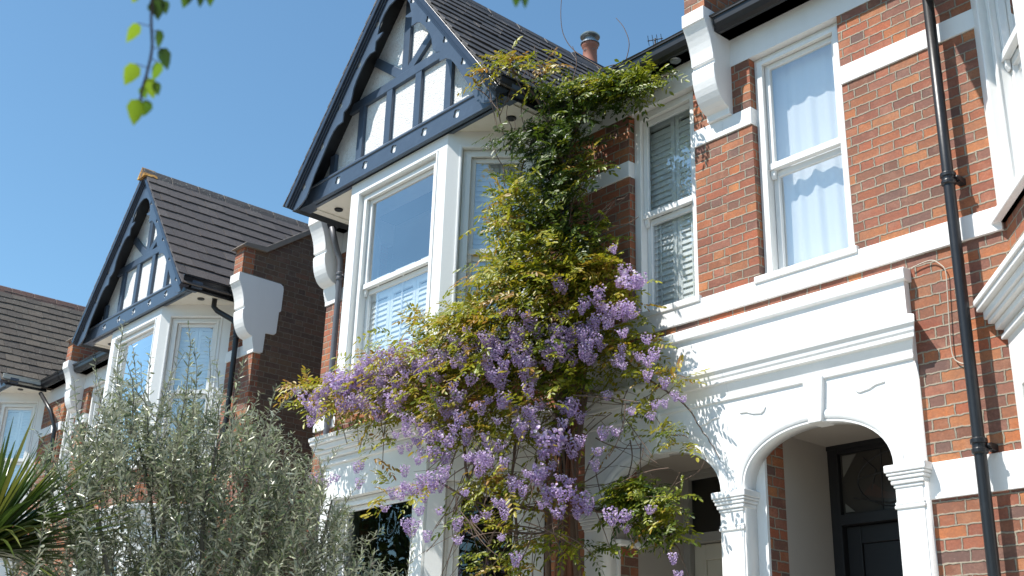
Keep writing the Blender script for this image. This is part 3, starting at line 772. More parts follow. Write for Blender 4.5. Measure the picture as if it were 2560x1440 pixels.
# ---- porch (two halves, one per house, sharing the centre pilaster)
PY = -.062
def porch(H, W, u0, u1, uc0, uc1, spring=3.25, crown=3.64, ksx=0.):
    """u0: outer end, uc0..uc1: arch opening, u1: party line"""
    cx, hw = (uc0+uc1)/2, (uc1-uc0)/2
    N = 28
    arch = [(cx+hw*math.cos(math.pi*i/N), spring+(crown-spring)*math.sin(math.pi*i/N)**.86) for i in range(N+1)]
    out = [(u0, 0.0), (uc0, 0.0)] + arch[::-1] + [(uc1, 0.0), (u1, 0.0), (u1, 3.96), (u0, 3.96)]
    curve_plate('porch_front', [out], 'white', H, lambda a, z, d: W(a, PY+d, z), .135)
    # archivolt: raised rounded band round the opening
    mb = MB(); prof = [(0, .018), (-.006, .030), (-.010, .05), (-.006, .068), (0, .078)]
    rings = []
    for i in range(N+1):
        a = math.pi*i/N; c, s_ = math.cos(a), math.sin(a)**.86 if math.sin(a) > 0 else 0
        rings.append([W(cx+(hw+q)*c, PY-.004+p, spring+(crown-spring+q)*s_) for (p, q) in prof])
    k = len(prof); vs = [v for r_ in rings for v in r_]
    mb.add(vs, [(i*k+j, i*k+j+1, (i+1)*k+j+1, (i+1)*k+j) for i in range(N) for j in range(k-1)])
    obj('archivolt', mb, 'white', H, smooth=True)
    # keystone
    kc = cx+ksx
    mb = MB(); mb.prism([(kc-.052, crown-.012), (kc+.052, crown-.012), (kc+.082, 3.945), (kc-.082, 3.945)], 1, PY-.035, PY+.125, W)
    obj('keystone', mb, 'white', H, bevel=.006)
    # spandrel fragments
    mb = MB()
    for c, q in ((u0+.33, -1), (cx+hw*.82, 1)):
        mb.prism([(c-q*.12, 3.822), (c+q*.12, 3.822), (c+q*.115, 3.812), (c+q*.05, 3.806), (c-q*.0, 3.786), (c-q*.075, 3.776), (c-q*.10, 3.79)], 1, PY-.009, PY+.01, W)
    obj('spandrel_moulding', mb, 'white', H, bevel=.005)
    # cornice + parapet
    mb = MB(); prof = [(PY-.0, 3.925), (PY-.026, 3.93), (PY-.030, 3.95), (PY-.020, 3.965), (PY-.028, 3.99), (PY-.055, 4.035), (PY-.06, 4.052), (PY-.10, 4.056), (PY-.105, 4.085), (PY-.118, 4.10), (PY-.125, 4.125), (PY-.150, 4.145), (PY-.158, 4.178), (PY-.15, 4.196), (PY-.02, 4.235), (.02, 4.235), (.02, 3.925)]
    prof = [(PY+(y-PY)*.58 if y < 0 else y, z) for y, z in prof]
    # mitred end at u0 when it is the free end
    def strip(prof, ue, sgn, free):
        vs = []; k = len(prof)
        for end in (0, 1):
            for (y, z) in prof:
                uu = ue if end == 0 else u1
                if end == 0 and free: uu = ue + min(0, y-PY)*1.0
                vs.append(W(uu, y, z))
        mb.add(vs, [(i, (i+1) % k, k+(i+1) % k, k+i) for i in range(k)]+[tuple(range(k-1, -1, -1)), tuple(range(k, 2*k))])
    strip(prof, u0, 1, True)
    obj('cornice', mb, 'white', H, bevel=.003)
    mb = MB(); mb.box((u0+.01, PY, 4.23), (u1, .03, 4.49), W); obj('parapet_panel', mb, 'white', H)
    mb = MB(); mb.prism([(PY-.0, 4.475), (PY-.028, 4.482), (PY-.032, 4.55), (PY-.02, 4.565), (.03, 4.572), (.03, 4.475)], 0, u0-.012, u1, W); obj('parapet_cap', mb, 'white', H, bevel=.005)
def capital(H, W, a0, a1, y0, y1, wallside=False):
    mb = MB()
    for (z0, z1, e) in ((2.975, 3.0, .018), (3.0, 3.02, .012), (3.108, 3.130, .014), (3.130, 3.160, .032), (3.160, 3.185, .048), (3.185, 3.205, .062), (3.205, 3.255, .076)):
        e *= .66; mb.box((a0-e, y0-e*.8, z0), (a1+e*(0 if wallside else 1), y1+e*.3, z1-.0008), W)
    obj('capital', mb, 'white', H, bevel=.007)
    mb = MB(); mb.box((a0, y0, 0), (a1, y1, 3.108), W); obj('pilaster', mb, 'white', H, bevel=.004)
# B porch: outer end X=-3.722 -> u=2.082 ; opening X -3.93..-5.10
porch(HB, WB, 2.082, 3.575, 2.285, 3.475, 3.25, 3.64, -.05)
capital(HB, WB, 2.095, 2.285, PY-.006, .06)
# A porch: mirror
porch(HA, WA, 2.07, 3.575, 2.29, 3.465, 3.25, 3.64, -.05)
capital(HA, WA, 2.08, 2.285, PY-.006, .06)
# shared centre pilaster belongs to the right-hand house
capital(HB, WB, 3.488, 3.69, PY-.008, .06)
# lobbies
def lobby(H, W, u_in, u_out, mdoor, dado=False):
    mb = MB(); Yd = .90
    mb.box((min(u_in, u_out)-.3, .215, 3.71), (max(u_in, u_out)+.3, Yd+.3, 3.80), W); obj('porch_ceiling', mb, 'porchwall', H)
# world-space lobby walls
def wbox(H, nm, mat, a, b, **kw):
    mb = MB(); mb.box(a, b); return obj(nm, mb, mat, H, **kw)
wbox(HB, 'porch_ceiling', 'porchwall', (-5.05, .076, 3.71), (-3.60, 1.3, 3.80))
wbox(HA, 'porch_ceiling', 'porchwall', (-6.60, .076, 3.71), (-5.06, 1.3, 3.80))
wbox(HB, 'party_wall', 'porchwall', (-5.215, .305, 0), (-5.03, 1.3, 3.71))
wbox(HB, 'porch_brickwork', 'brick', (-5.20, .10, 0), (-5.028, .3035, 3.72), uvbox=True)
wbox(HB, 'porch_jamb', 'white', (-5.20, .074, 0), (-5.029, .0995, 3.72))
wbox(HB, 'porch_jamb', 'white', (-3.935, .074, 0), (-3.62, .20, 3.72))
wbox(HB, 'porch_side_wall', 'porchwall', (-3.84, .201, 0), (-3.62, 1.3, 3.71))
wbox(HA, 'party_wall', 'porchwall', (-5.33, .074, 0), (-5.217, 1.3, 3.72))
wbox(HA, 'porch_side_wall', 'porchwall', (-6.75, .30, 0), (-6.482, 1.3, 3.71))
wbox(HA, 'porch_brickwork', 'brick', (-6.72, .10, 3.28), (-6.48, .299, 3.72), uvbox=True)
wbox(HA, 'porch_side_panel', 'porchwall', (-6.72, .075, 3.05), (-6.479, .299, 3.279))
wbox(HA, 'porch_brickwork', 'brick', (-6.72, .10, 0), (-6.47, .299, 3.0), uvbox=True)
wbox(HA, 'porch_jamb', 'white', (-6.72, .075, 0), (-6.475, .0995, 3.0))
wbox(HA, 'dado_rail', 'white', (-6.72, .05, 3.0), (-6.43, .34, 3.05), bevel=.012)
def door(H, x0, x1, Y, fmat, lmat, gmat, zt=3.71, trans=(3.18, 3.63), label=None, pale=None):
    off = wloc(H); D = bpy.data.objects.new('door', None); D.empty_display_size = .1; D.location = Vector((x0, Y, .15))-off; link(D, H)
    if label: D['label'] = label
    mb = MB(); f = .09
    mb.box((x0, Y, .15), (x0+f, Y+.12, zt)); mb.box((x1-f, Y, .15), (x1, Y+.12, zt)); mb.box((x0+f, Y+.002, zt-.07), (x1-f, Y+.118, zt)); mb.box((x0+f, Y-.015, trans[0]-.08), (x1-f, Y+.118, trans[0]))
    mb.box((x0-.0, Y-.012, zt-.035), (x1, Y, zt-.0)); mb.box((x0+f-.02, Y-.008, .15), (x0+f, Y, zt-.07)); mb.box((x1-f, Y-.008, .15), (x1-f+.02, Y, zt-.07))
    obj('door_frame', mb, fmat, D, bevel=.005)
    mb = MB(); mb.box((x0+f, Y+.04, trans[0]), (x1-f, Y+.05, zt-.07)); obj('transom_glass', mb, gmat, D)
    mb = MB(); a0, a1 = x0+f+.003, x1-f-.003; zt2 = trans[0]-.085; w = a1-a0
    mb.box((a0, Y+.05, .15), (a0+.12, Y+.09, zt2)); mb.box((a1-.12, Y+.05, .15), (a1, Y+.09, zt2))
    for (z0, z1) in ((.15, .4), (1.15, 1.30), (2.05, 2.2), (zt2-.13, zt2)): mb.box((a0+.12, Y+.051, z0), (a1-.12, Y+.089, z1))
    mb.box((a0+w/2-.05, Y+.052, .4), (a0+w/2+.05, Y+.088, zt2-.13)); mb.box((a0+.12, Y+.068, .4), (a1-.12, Y+.08, zt2-.13))
    obj('door_leaf', mb, lmat, D, bevel=.006)
    return D
DB = door(HB, -5.03, -3.84, .87, 'doorblack', 'doorblack', 'stainedglass', label='black front door with leaded glass panel above')
DA = door(HA, -6.50, -5.30, .87, 'doorgrey', 'doorcream', 'darkglass', label='cream front door with grey frame and dark glass above')
# leaded pattern in the black door's transom
mb = MB(); mb2 = MB(); x0, x1, z0, z1, Y = -4.94, -3.93, 3.18, 3.64, .905
def bar(pts, r=.005): mb.tube([(x, Y, z) for x, z in pts], r, 6)
bar([(x0+.33, z0), (x0+.35, z1)]); bar([(x0+.68, z0), (x0+.67, z1)])
bar([(x0+.5+.36*math.cos(a), 3.41+.21*math.sin(a)) for a in np.linspace(0, 6.283, 40)])
bar([(x0+.15, z1-.2), (x0+.38, z1-.17), (x0+.6, z1-.22), (x0+.85, z1-.3)]); bar([(x0+.1, z0+.12), (x0+.4, z0+.05), (x0+.62, z0+.12)])
bar([(x0+.2, z1-.05), (x0+.3, z1-.15), (x0+.25, z1-.3)])
obj('glazing_lead', mb, 'leadcame', DB)
mb2.prism([(x0+.02, z1-.01), (x0+.14, z1-.01), (x0+.06, z1-.12), (x0+.02, z1-.17)], 1, Y-.002, Y+.004); mb2.prism([(x0+.02, z0+.02), (x0+.10, z0+.02), (x0+.02, z0+.09)], 1, Y-.002, Y+.004)
obj('pale_glass', mb2, 'palepane', DB)
mb2 = MB(); mb2.prism([(x0+.50, z0+.22), (x0+.60, z0+.18), (x0+.70, z0+.24), (x0+.60, z0+.31)], 1, Y-.002, Y+.004); obj('brown_glass', mb2, 'brownpane', DB)
mb2 = MB(); mb2.prism([(x0+.18, z0+.14), (x0+.30, z0+.10), (x0+.52, z0+.06), (x0+.55, z0+.10), (x0+.36, z0+.14), (x0+.26, z0+.22)], 1, Y-.002, Y+.004); obj('brown_glass', mb2, 'brownpane', DB)

# ------------------------------------------------------------------ pipes on the houses
def pipe(H, pts, r, mat, collars=(), ears=()):
    mb = MB(); mb.tube(pts, r, 20); o = obj('drainpipe', mb, mat, H, smooth=False)
    o.data.shade_smooth()
    for (p, hh) in collars:
        mb = MB(); x, y, z = p
        mb.lathe((x, y, z), [(r+.004, -hh), (r+.012, -hh+.008), (r+.012, -hh*.35), (r+.006, -hh*.3), (r+.006, hh*.25), (r+.014, hh*.3), (r+.014, hh*.85), (r+.004, hh)], 24)
        mb.box((x+.0, y+.015, z-hh*.3), (x+.06, y+.035, z+hh*.3))
        mb.lathe((x+.06, y+.0, z-.010), [(.009, 0), (.012, .006), (.009, .018)], 8)
        mb.box((x+.015, y+.035, z-.022), (x+.06, y+.118, z+.022))
        obj('pipe_collar', mb, mat, H, bevel=.002)
pb = at(2322, 0, -.075)[0]; print('pipe X', pb)
PX = -3.315
pipe(HB, [(PX, -.115, z) for z in (0, 2, 4, 5, 7.0)], .037, 'black', [((PX, -.115, 5.06), .045), ((PX, -.115, 3.28), .05)])
# main house: downpipe between bay and porch, and the grey one by the left pier
pipe(HA, [(-6.98, -.06, z) for z in (0, 3, 5, 6.6)]+[(-6.98, -.10, 6.8), (-6.98, -.20, 6.98)], .036, 'black', [((-6.98, -.06, 4.5), .05)])
pipe(HA, [(-10.72, -.06, z) for z in (0, 3, 5, 6.45)]+[(-10.72, -.07, 6.62), (-10.74, -.11, 6.72), (-10.74, -.15, 6.82), (-10.74, -.21, 7.0)], .034, 'greypipe', [((-10.72, -.06, 6.42), .05), ((-10.72, -.06, 3.25), .05)])
# left house: swan neck and drainpipe near its brick pier
pipe(HC, [(-13.90, -.02, 7.0), (-13.90, -.02, 6.86), (-13.86, .02, 6.80), (-13.66, .16, 6.66), (-13.62, .20, 6.58), (-13.62, .22, 6.4), (-13.62, .22, 3.), (-13.62, .22, 0)], .036, 'black', [((-13.62, .22, 6.45), .045)])
pipe(HD, [(-20.2, .36, z) for z in (0, 3, 6.3)]+[(-20.3, .28, 6.6), (-20.75, .2, 7.0)], .036, 'black')

# ------------------------------------------------------------------ chimney, aerial, vent, cable, small fittings
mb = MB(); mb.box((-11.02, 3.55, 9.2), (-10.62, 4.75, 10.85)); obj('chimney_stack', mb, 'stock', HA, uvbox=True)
mb = MB(); mb.box((-11.06, 3.51, 10.72), (-10.58, 4.79, 10.80)); mb.box((-11.10, 3.47, 10.80), (-10.54, 4.83, 10.90)); mb.box((-11.05, 3.52, 10.90), (-10.59, 4.78, 10.95)); obj('chimney_cap', mb, 'black', HA, bevel=.01)
cx, cy = -10.80, 4.05
mb = MB(); mb.lathe((cx, cy, 10.93), [(.135, 0), (.135, .05), (.115, .08), (.105, .38), (.125, .40), (.13, .45), (.11, .47)], 28); obj('chimney_pot', mb, 'terracotta', HA, smooth=True)
mb = MB(); mb.lathe((cx, cy, 11.37), [(.10, 0), (.145, .01), (.145, .03), (.09, .035), (.088, .13), (.15, .135), (.155, .15), (.12, .185), (.04, .205)], 28); mb.tube([(cx-.12, cy-.02, 11.25), (cx, cy-.125, 11.24), (cx+.12, cy-.02, 11.25)], .006, 6)
obj('chimney_cowl', mb, 'steel', HA)
# tv aerial beyond the ridge
ap = at_d(1638, 100, 14.5); ar = MB(); ax_, ay_, az_ = ap
ar.tube([(ax_, ay_, az_-1.6), (ax_, ay_, az_+.02)], .012, 8)
ar.tube([(ax_-.08, ay_-.05, az_), (ax_+.08, ay_+.05, az_+.01)], .006, 6)
for k in range(4):
    t = -.07+.045*k; bx, by_ = ax_+t, ay_+t*.62; ar.tube([(bx-.02, by_+.035, az_-.045), (bx+.02, by_-.035, az_+.05)], .004, 5)
ao = obj('tv_aerial', ar, 'wire', split=False); tag(ao, 'small rooftop television aerial showing above the black gutter beside the chimney', 'aerial')
# hooded vent on the brickwork, half hidden by leaves
vp = at(1447, 640, -.05); mb = MB(); prof = [(.11*math.cos(a), .10*math.sin(a)) for a in np.linspace(0, math.pi, 14)]
vs = []; 
mb.prism([(vp[0]+a, vp[2]+b) for a, b in prof]+[(vp[0]-.11, vp[2]-.10), (vp[0]+.11, vp[2]-.10)], 1, -.12, -.0)
mb.lathe((vp[0], -.12, vp[2]), [(.05, -.01), (.05, .01)], 16)
vo_ = obj('wall_vent', mb, 'sash', HA, bevel=.012)
# soffit light holes
for (x, y, z, H) in ((-5.62, -.10, 6.995, HA),):
    mb = MB(); mb.lathe((x, y, z-.01), [(.045, 0), (.05, .006), (.05, .012)], 16); obj('soffit_vent', mb, 'steel', H)
# telephone cable
def cable(px, Y, name, label, mat='cable', r=.004):
    pts = [Vector(at(x, y, Y)) for x, y in px]; P = []
    for i in range(len(pts)-1):
        p0, p1, p2, p3 = pts[max(i-1, 0)], pts[i], pts[i+1], pts[min(i+2, len(pts)-1)]
        for k in range(6):
            t = k/6; P.append(.5*((2*p1)+(-p0+p2)*t+(2*p0-5*p1+4*p2-p3)*t*t+(-p0+3*p1-3*p2+p3)*t**3))
    P.append(pts[-1]); mb = MB(); mb.tube(P, r, 6); o = obj(name, mb, mat, split=False); tag(o, label, 'cable'); return o
cable([(2278, 672), (2300, 660), (2330, 651), (2352, 662), (2364, 678), (2368, 720), (2372, 790), (2377, 860), (2384, 893), (2400, 907), (2425, 910)], -.02, 'telephone_cable', 'thin beige cable clipped to the brick wall, looping from the porch parapet to the drainpipe')
cable([(2432, 985), (2427, 1030), (2434, 1075), (2444, 1110)], -.02, 'telephone_cable', 'short beige cable running down the bricks beside the lower drainpipe collar')
# poster/knocker details on black door
wbox(DB, 'letter_plate', 'steel', (-4.55, .905, 1.18), (-4.30, .918, 1.25))

# net curtain behind the right-hand window
mb = MB(); X0, X1 = -4.92, -4.12; n = 120
def fold(t, z): 
    k = .35+.65*min(1, max(0, (6.75-z)/1.2))
    return (.009*math.sin(t*34+.8*math.sin(z*1.3))+.008*math.sin(t*15+z*.6)+.003*math.sin(t*61+z))*k
for (za, zb, yb) in ((4.86, 5.80, .225), (5.76, 6.70, .215)):
    rows = 14; vs = []
    for j in range(rows+1):
        z = za+(zb-za)*j/rows
        for i in range(n+1): t = i/n; vs.append((X0+(X1-X0)*t, yb+fold(t, z), z+ (.02*math.sin(t*11) if j == 0 and yb < .27 else 0)))
    mb.add(vs, [(j*(n+1)+i, j*(n+1)+i+1, (j+1)*(n+1)+i+1, (j+1)*(n+1)+i) for j in range(rows) for i in range(n)])
cu = obj('net_curtain', mb, 'net', None, smooth=True, fixn=False, split=False); tag(cu, 'white net curtain hanging in folds inside the sash window of the right-hand house', 'curtain')
mb = MB(); 
for j in range(60):
    t = j/59; 
X0b, X1b = -3.0, -2.45
vs = []; 
for j in range(3):
    z = 4.85+j*.95
    for i in range(41): t = i/40; vs.append((-2.74+.46*t, .20-.50*t+.02*math.sin(t*40), z))
mb.add(vs, [(j*41+i, j*41+i+1, (j+1)*41+i+1, (j+1)*41+i) for j in range(2) for i in range(40)])
c2 = obj('net_curtain', mb, 'net', None, smooth=True, fixn=False, split=False); tag(c2, 'pale curtain behind the slanted bay window at the top right corner', 'curtain')

# ------------------------------------------------------------------ ground
def plane_obj(name, x0, x1, y0, y1, z, mat):
    mb = MB(); mb.add([(x0, y0, z), (x1, y0, z), (x1, y1, z), (x0, y1, z)], [(0, 1, 2, 3)]); o = obj(name, mb, mat, fixn=False); o['kind'] = 'structure'; return o
plane_obj('ground', -250, 250, -250, 250, -.12, 'soil')
plane_obj('front_garden', -40, 25, -4.6, 0.2, .0, 'bouncegravel')
mb = MB(); mb.box((-60, -8.2, -.11), (60, -4.6, .012)); o = obj('pavement', mb, 'paving', bevel=.02); o['kind'] = 'structure'
plane_obj('road', -120, 120, -16.5, -8.2, -.1, 'asphalt')
mb = MB(); mb.box((-60, -20, -.11), (60, -16.5, .012)); o = obj('pavement', mb, 'paving', bevel=.02); o['kind'] = 'structure'

# ------------------------------------------------------------------ foliage helpers
def norm(a): return a/np.maximum(np.linalg.norm(a, axis=-1, keepdims=True), 1e-9)
LEAF6 = np.array([(0, 0, 0), (.42, .30, .10), (.42, .72, .06), (0, 1, -.04), (-.42, .72, .06), (-.42, .30, .10)])  # x width, y length, z fold
LQ = np.array([(0, 1, 2, 3), (0, 3, 4, 5)])
def leaf_batch(P, D, N, ln, wd, uvr, curl=1.):
    """P base, D direction, N normal (all n,3), ln, wd (n) -> verts, quads, uv"""
    n = len(P); D = norm(D); Sx = norm(np.cross(D, N)); N2 = np.cross(Sx, D)
    V = P[:, None, :] + Sx[:, None, :]*(LEAF6[None, :, 0:1]*wd[:, None, None]) + D[:, None, :]*(LEAF6[None, :, 1:2]*ln[:, None, None]) + N2[:, None, :]*(LEAF6[None, :, 2:3]*wd[:, None, None]*1.6*curl)
    Q = (np.arange(n)*6)[:, None, None]+LQ[None]
    uv = np.repeat(np.stack([uvr, rng.random(n)], 1)[:, None, :], 6, 1)
    return V.reshape(-1, 3), Q.reshape(-1, 4), uv.reshape(-1, 2)
class Batch:
    def __init__(s): s.V = []; s.Q = []; s.U = []; s.n = 0
    def add(s, V, Q, U): s.V.append(V); s.Q.append(Q+s.n); s.U.append(U); s.n += len(V)
    def build(s, name, mat, parent=None): return np_mesh(name, np.concatenate(s.V), np.concatenate(s.Q), mat, parent, np.concatenate(s.U))
def smooth_path(pts, k=6):
    pts = [Vector(p) for p in pts]; P = []
    for i in range(len(pts)-1):
        p0, p1, p2, p3 = pts[max(i-1, 0)], pts[i], pts[i+1], pts[min(i+2, len(pts)-1)]
        for j in range(k):
            t = j/k; P.append(.5*((2*p1)+(-p0+p2)*t+(2*p0-5*p1+4*p2-p3)*t*t+(-p0+3*p1-3*p2+p3)*t**3))
    P.append(pts[-1]); return P

# ------------------------------------------------------------------ wisteria
WIS = thing('wisteria', 'large flowering wisteria with mauve clusters climbing between the bay window and the porch', 'climbing plant', (-6.75, -.2, 0))
def wy(px, py):                       # how far the plant stands off the wall at this place (metres, negative = toward the street)
    if py < 640:
        return float(np.interp(px, [1190, 1250, 1320, 1420, 1550, 1700], [-.95, -.86, -.60, -.36, -.20, -.14]))
    return float(np.interp(px, [720, 1080, 1200, 1320, 1420, 1540, 1720], [-.98, -1.02, -.92, -.70, -.44, -.26, -.18]))
def wp(px, py, j=0.): return at(px, py, wy(px, py)+j)
MASS = [ # cx cy rx ry leaves tone(0 dark..1 bronze): leaf age, plus upper shade and left-edge sun painted in
 (1222,190,32,30,12,.92),(1285,158,48,28,34,.74),(1370,175,34,24,13,.9),(1345,225,46,24,16,.6),(1300,345,44,26,26,.14),(1350,345,48,52,60,.12),(1425,310,56,62,105,.22),
 (1490,222,60,30,60,.55),(1560,215,50,32,60,.40),(1625,200,42,28,40,.5),(1515,255,56,26,40,.2),(1600,225,34,18,12,.35),(1400,245,40,28,24,.35),
 (1385,400,56,70,105,.22),(1425,470,50,64,76,.24),(1325,480,50,50,60,.52),(1370,545,70,50,100,.34),(1272,490,28,40,30,.72),(1275,560,38,46,60,.7),(1330,610,80,40,100,.62),
 (1475,380,26,34,16,.7),(1470,430,30,26,14,.6),(1425,590,60,40,70,.26),(1500,585,40,22,12,.7),
 (1255,690,60,34,90,.68),(1345,690,80,46,150,.64),(1420,670,70,44,130,.72),(1500,670,56,44,100,.76),(1555,760,42,56,60,.74),(1450,765,90,54,170,.66),(1330,770,90,46,150,.72),(1205,775,66,30,90,.74),
 (1110,805,66,28,70,.76),(1200,845,100,44,170,.70),(1060,880,90,40,120,.76),(1330,860,90,46,140,.62),(1455,870,80,50,120,.62),(950,925,70,34,75,.78),(1150,925,110,30,110,.66),(1290,940,90,30,80,.62),(1430,950,70,36,60,.5),
 (880,965,70,24,46,.76),(800,965,56,14,26,.82),(740,972,24,8,8,.85),(850,1010,60,22,34,.74),(980,985,90,24,60,.74),(1080,1000,90,22,46,.68),(800,1020,30,36,20,.7),(1230,1010,80,26,34,.72),(1340,1010,60,30,36,.6),(1010,1045,50,10,8,.75),
 (1560,855,56,28,34,.70),(1620,870,34,18,16,.72),(1560,930,60,20,16,.62),(1640,945,36,16,14,.78),(1690,950,26,12,8,.78),(1580,1035,40,14,12,.7),(1665,1085,34,12,14,.72),(1720,1110,16,6,3,.8),
 (880,1000,60,20,30,.74),(960,1010,60,20,30,.74),(1060,1020,60,18,26,.72),(1150,1010,60,20,26,.72),(1150,1070,60,26,16,.7),(1360,1120,50,30,14,.7),(1120,1120,40,20,10,.7),
 (1200,1060,60,26,24,.72),(1245,1080,60,20,26,.68),(1100,1060,50,14,10,.72),(925,1065,34,20,10,.7),(1240,1195,60,18,34,.76),(1200,1215,30,14,12,.72),(1300,1225,40,26,20,.62),(1070,1220,40,12,7,.76),(985,1215,20,8,4,.76),(965,1245,18,10,4,.76),
 (1340,1075,40,16,10,.7),(1420,1060,30,14,8,.66),(1370,1250,50,24,14,.72),(1440,1220,30,26,8,.5),(1250,1310,50,24,12,.72),(1320,1360,50,30,16,.62),(1420,1355,44,18,14,.6),(1500,1370,44,10,10,.45),(1290,1425,60,16,18,.74),(1160,1290,30,16,8,.4),(1220,1400,40,20,8,.5),
 (1590,1225,42,22,50,.52),(1560,1250,46,24,50,.46),(1630,1250,46,24,50,.46),(1600,1280,56,20,34,.40),(1660,1285,34,18,16,.72),(1690,1245,26,12,6,.5),(1640,1320,34,18,14,.30),(1670,1350,24,24,10,.28),(1700,1310,16,12,5,.6),
 (975,1100,18,20,4,.7),(925,1140,20,12,4,.7),(940,1300,14,8,2,.75),(1540,1120,14,20,3,.7)]
LB = Batch()
def pinnate(P, D, N, L, tone, nl=5):
    """one compound leaf: paired leaflets along a drooping rachis"""
    D = norm(D); droop = np.array([0, 0, -1.])
    side = norm(np.cross(D, N)); pts = []; dirs = []
    k = nl*2+1
    base = np.zeros((k, 3)); dr = np.zeros((k, 3)); ln = np.zeros(k)
    for i in range(nl):
        t = (i+1)/(nl+.6); c = P+D*L*t+droop*L*.32*t*t; tang = norm(D+droop*.64*t)
        for s in (0, 1):
            base[2*i+s] = c; dr[2*i+s] = norm(side*(1 if s else -1)*.85+tang*.55+droop*.18); ln[2*i+s] = L*.30*(1-.28*abs(t-.45))
    c = P+D*L+droop*L*.32; base[-1] = c; dr[-1] = norm(D+droop*.7); ln[-1] = L*.32
    nn = norm(np.tile(N, (k, 1))+rng.normal(0, .28, (k, 3)))
    tv = np.clip(tone+rng.normal(0, .07, k), 0, 1)
    LB.add(*leaf_batch(base, dr+rng.normal(0, .12, (k, 3)), nn, ln, ln*.41, tv))
stemlets = MB()
for (cx, cy, rx, ry, n, tone) in MASS:
    n = int(n*1.35)
    for _ in range(n):
        a = rng.normal(0, .5, 2); px, py = cx+rx*a[0]*1.05, cy+ry*a[1]*1.05
        thick = (.15 if n > 40 else .09) if px < 1450 else .06
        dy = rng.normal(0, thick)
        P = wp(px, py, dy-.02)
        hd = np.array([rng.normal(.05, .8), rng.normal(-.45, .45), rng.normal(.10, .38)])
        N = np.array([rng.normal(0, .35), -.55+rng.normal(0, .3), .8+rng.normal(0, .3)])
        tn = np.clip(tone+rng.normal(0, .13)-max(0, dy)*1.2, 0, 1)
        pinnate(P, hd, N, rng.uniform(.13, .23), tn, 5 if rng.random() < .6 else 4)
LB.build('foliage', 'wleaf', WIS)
# racemes
RAC = [(742,979,10),(767,998,17),(798,1004,18),(787,1024,16),(796,1038,14),(782,1053,10),(842,955,22),(855,971,22),(864,955,18),(840,982,16),(900,955,16),(913,938,20),(931,944,16),(967,893,18),(964,922,18),(982,918,12),(1055,911,24),(1047,922,16),(1069,904,16),(1011,869,12),(1095,947,15),(953,991,12),(913,1002,13),(884,1013,13),(944,1024,18),(989,1002,20),(998,1013,14),(1011,991,10),(1144,989,16),(1115,1029,14),(1020,1051,14),(1064,1071,18),(1078,1089,18),(1044,1102,15),(1122,1104,18),(1084,1131,14),(1111,1142,16),(893,1167,10),(1000,1120,8),(1151,1042,14),(1135,1075,10),
 (1252,961,18),(1262,1002,16),(1203,1016,12),(1186,1015,8),(1324,1034,16),(1154,1044,14),(1168,1079,12),(1307,1068,20),(1297,1075,14),(1210,1093,10),(1248,1120,14),(1213,1141,14),(1206,1166,14),(1109,1176,12),(1012,1173,10),(1081,1193,14),(1054,1197,12),(1015,1228,13),(1036,1225,13),(1061,1239,11),(1047,1277,11),(1015,1308,12),(1043,1308,10),(1029,1332,10),(1068,1336,10),(1144,1305,12),(1144,1353,11),(1245,1259,12),(1262,1280,11),(1252,1346,9),(1290,1395,13),(963,1273,9),(1217,1287,10),(1161,1232,9),(1335,1190,10),
 (1373,1107,30),(1352,1096,20),(1394,1103,22),(1432,1114,17),(1362,1128,15),(1356,1183,21),(1345,1197,15),(1376,1232,19),(1408,1235,19),(1449,1245,19),(1470,1263,15),(1394,1280,16),(1356,1263,8),(1421,1204,13),(1432,1016,16),(1404,1016,12),(1449,1041,12),(1352,1016,13),(1324,1030,12),(1321,971,14),(1338,1061,12),(1519,992,11),(1508,1082,12),(1540,1081,12),(1494,1131,12),(1484,1159,11),(1522,1287,15),(1557,1294,16),(1574,1291,10),(1564,1322,9),(1626,1277,11),(1682,1391,10),(1697,1436,10),(1663,954,12),(1706,999,9),(1685,985,7),(1637,1011,6),(1658,1006,8),(1626,1041,8),(1578,1030,8),
 (1397,710,14),(1410,722,9),(1495,730,13),(1465,760,13),(1455,772,9),(1522,775,17),(1560,680,14),(1570,707,22),(1587,705,18),(1600,707,13),(1552,710,13),(1480,807,12),(1562,795,9),(1530,622,6),(1455,825,14),(1395,832,11),(1392,870,22),(1420,845,16),(1455,852,13),(1467,880,16),(1405,897,12),(1505,865,10),(1555,870,9),(1617,850,11),(1552,895,11),(1615,900,13),(1635,885,12),(1595,890,9),(1620,937,12),(1557,917,10),
 (1221,850,13),(1233,862,13),(1252,867,18),(1290,843,16),(1283,871,17),(1295,890,17),(1313,907,15),(1328,914,18),(1313,791,12),(1323,810,14),(1278,782,12),(1375,871,16),(1365,886,12),(1167,827,9),(1129,848,9),(1151,900,9),(1435,900,12),(1330,945,10),(1215,915,9),(787,1195,11),(815,1208,13),(838,1197,9),(902,1160,8),(900,1205,9),(1190,1300,9)]
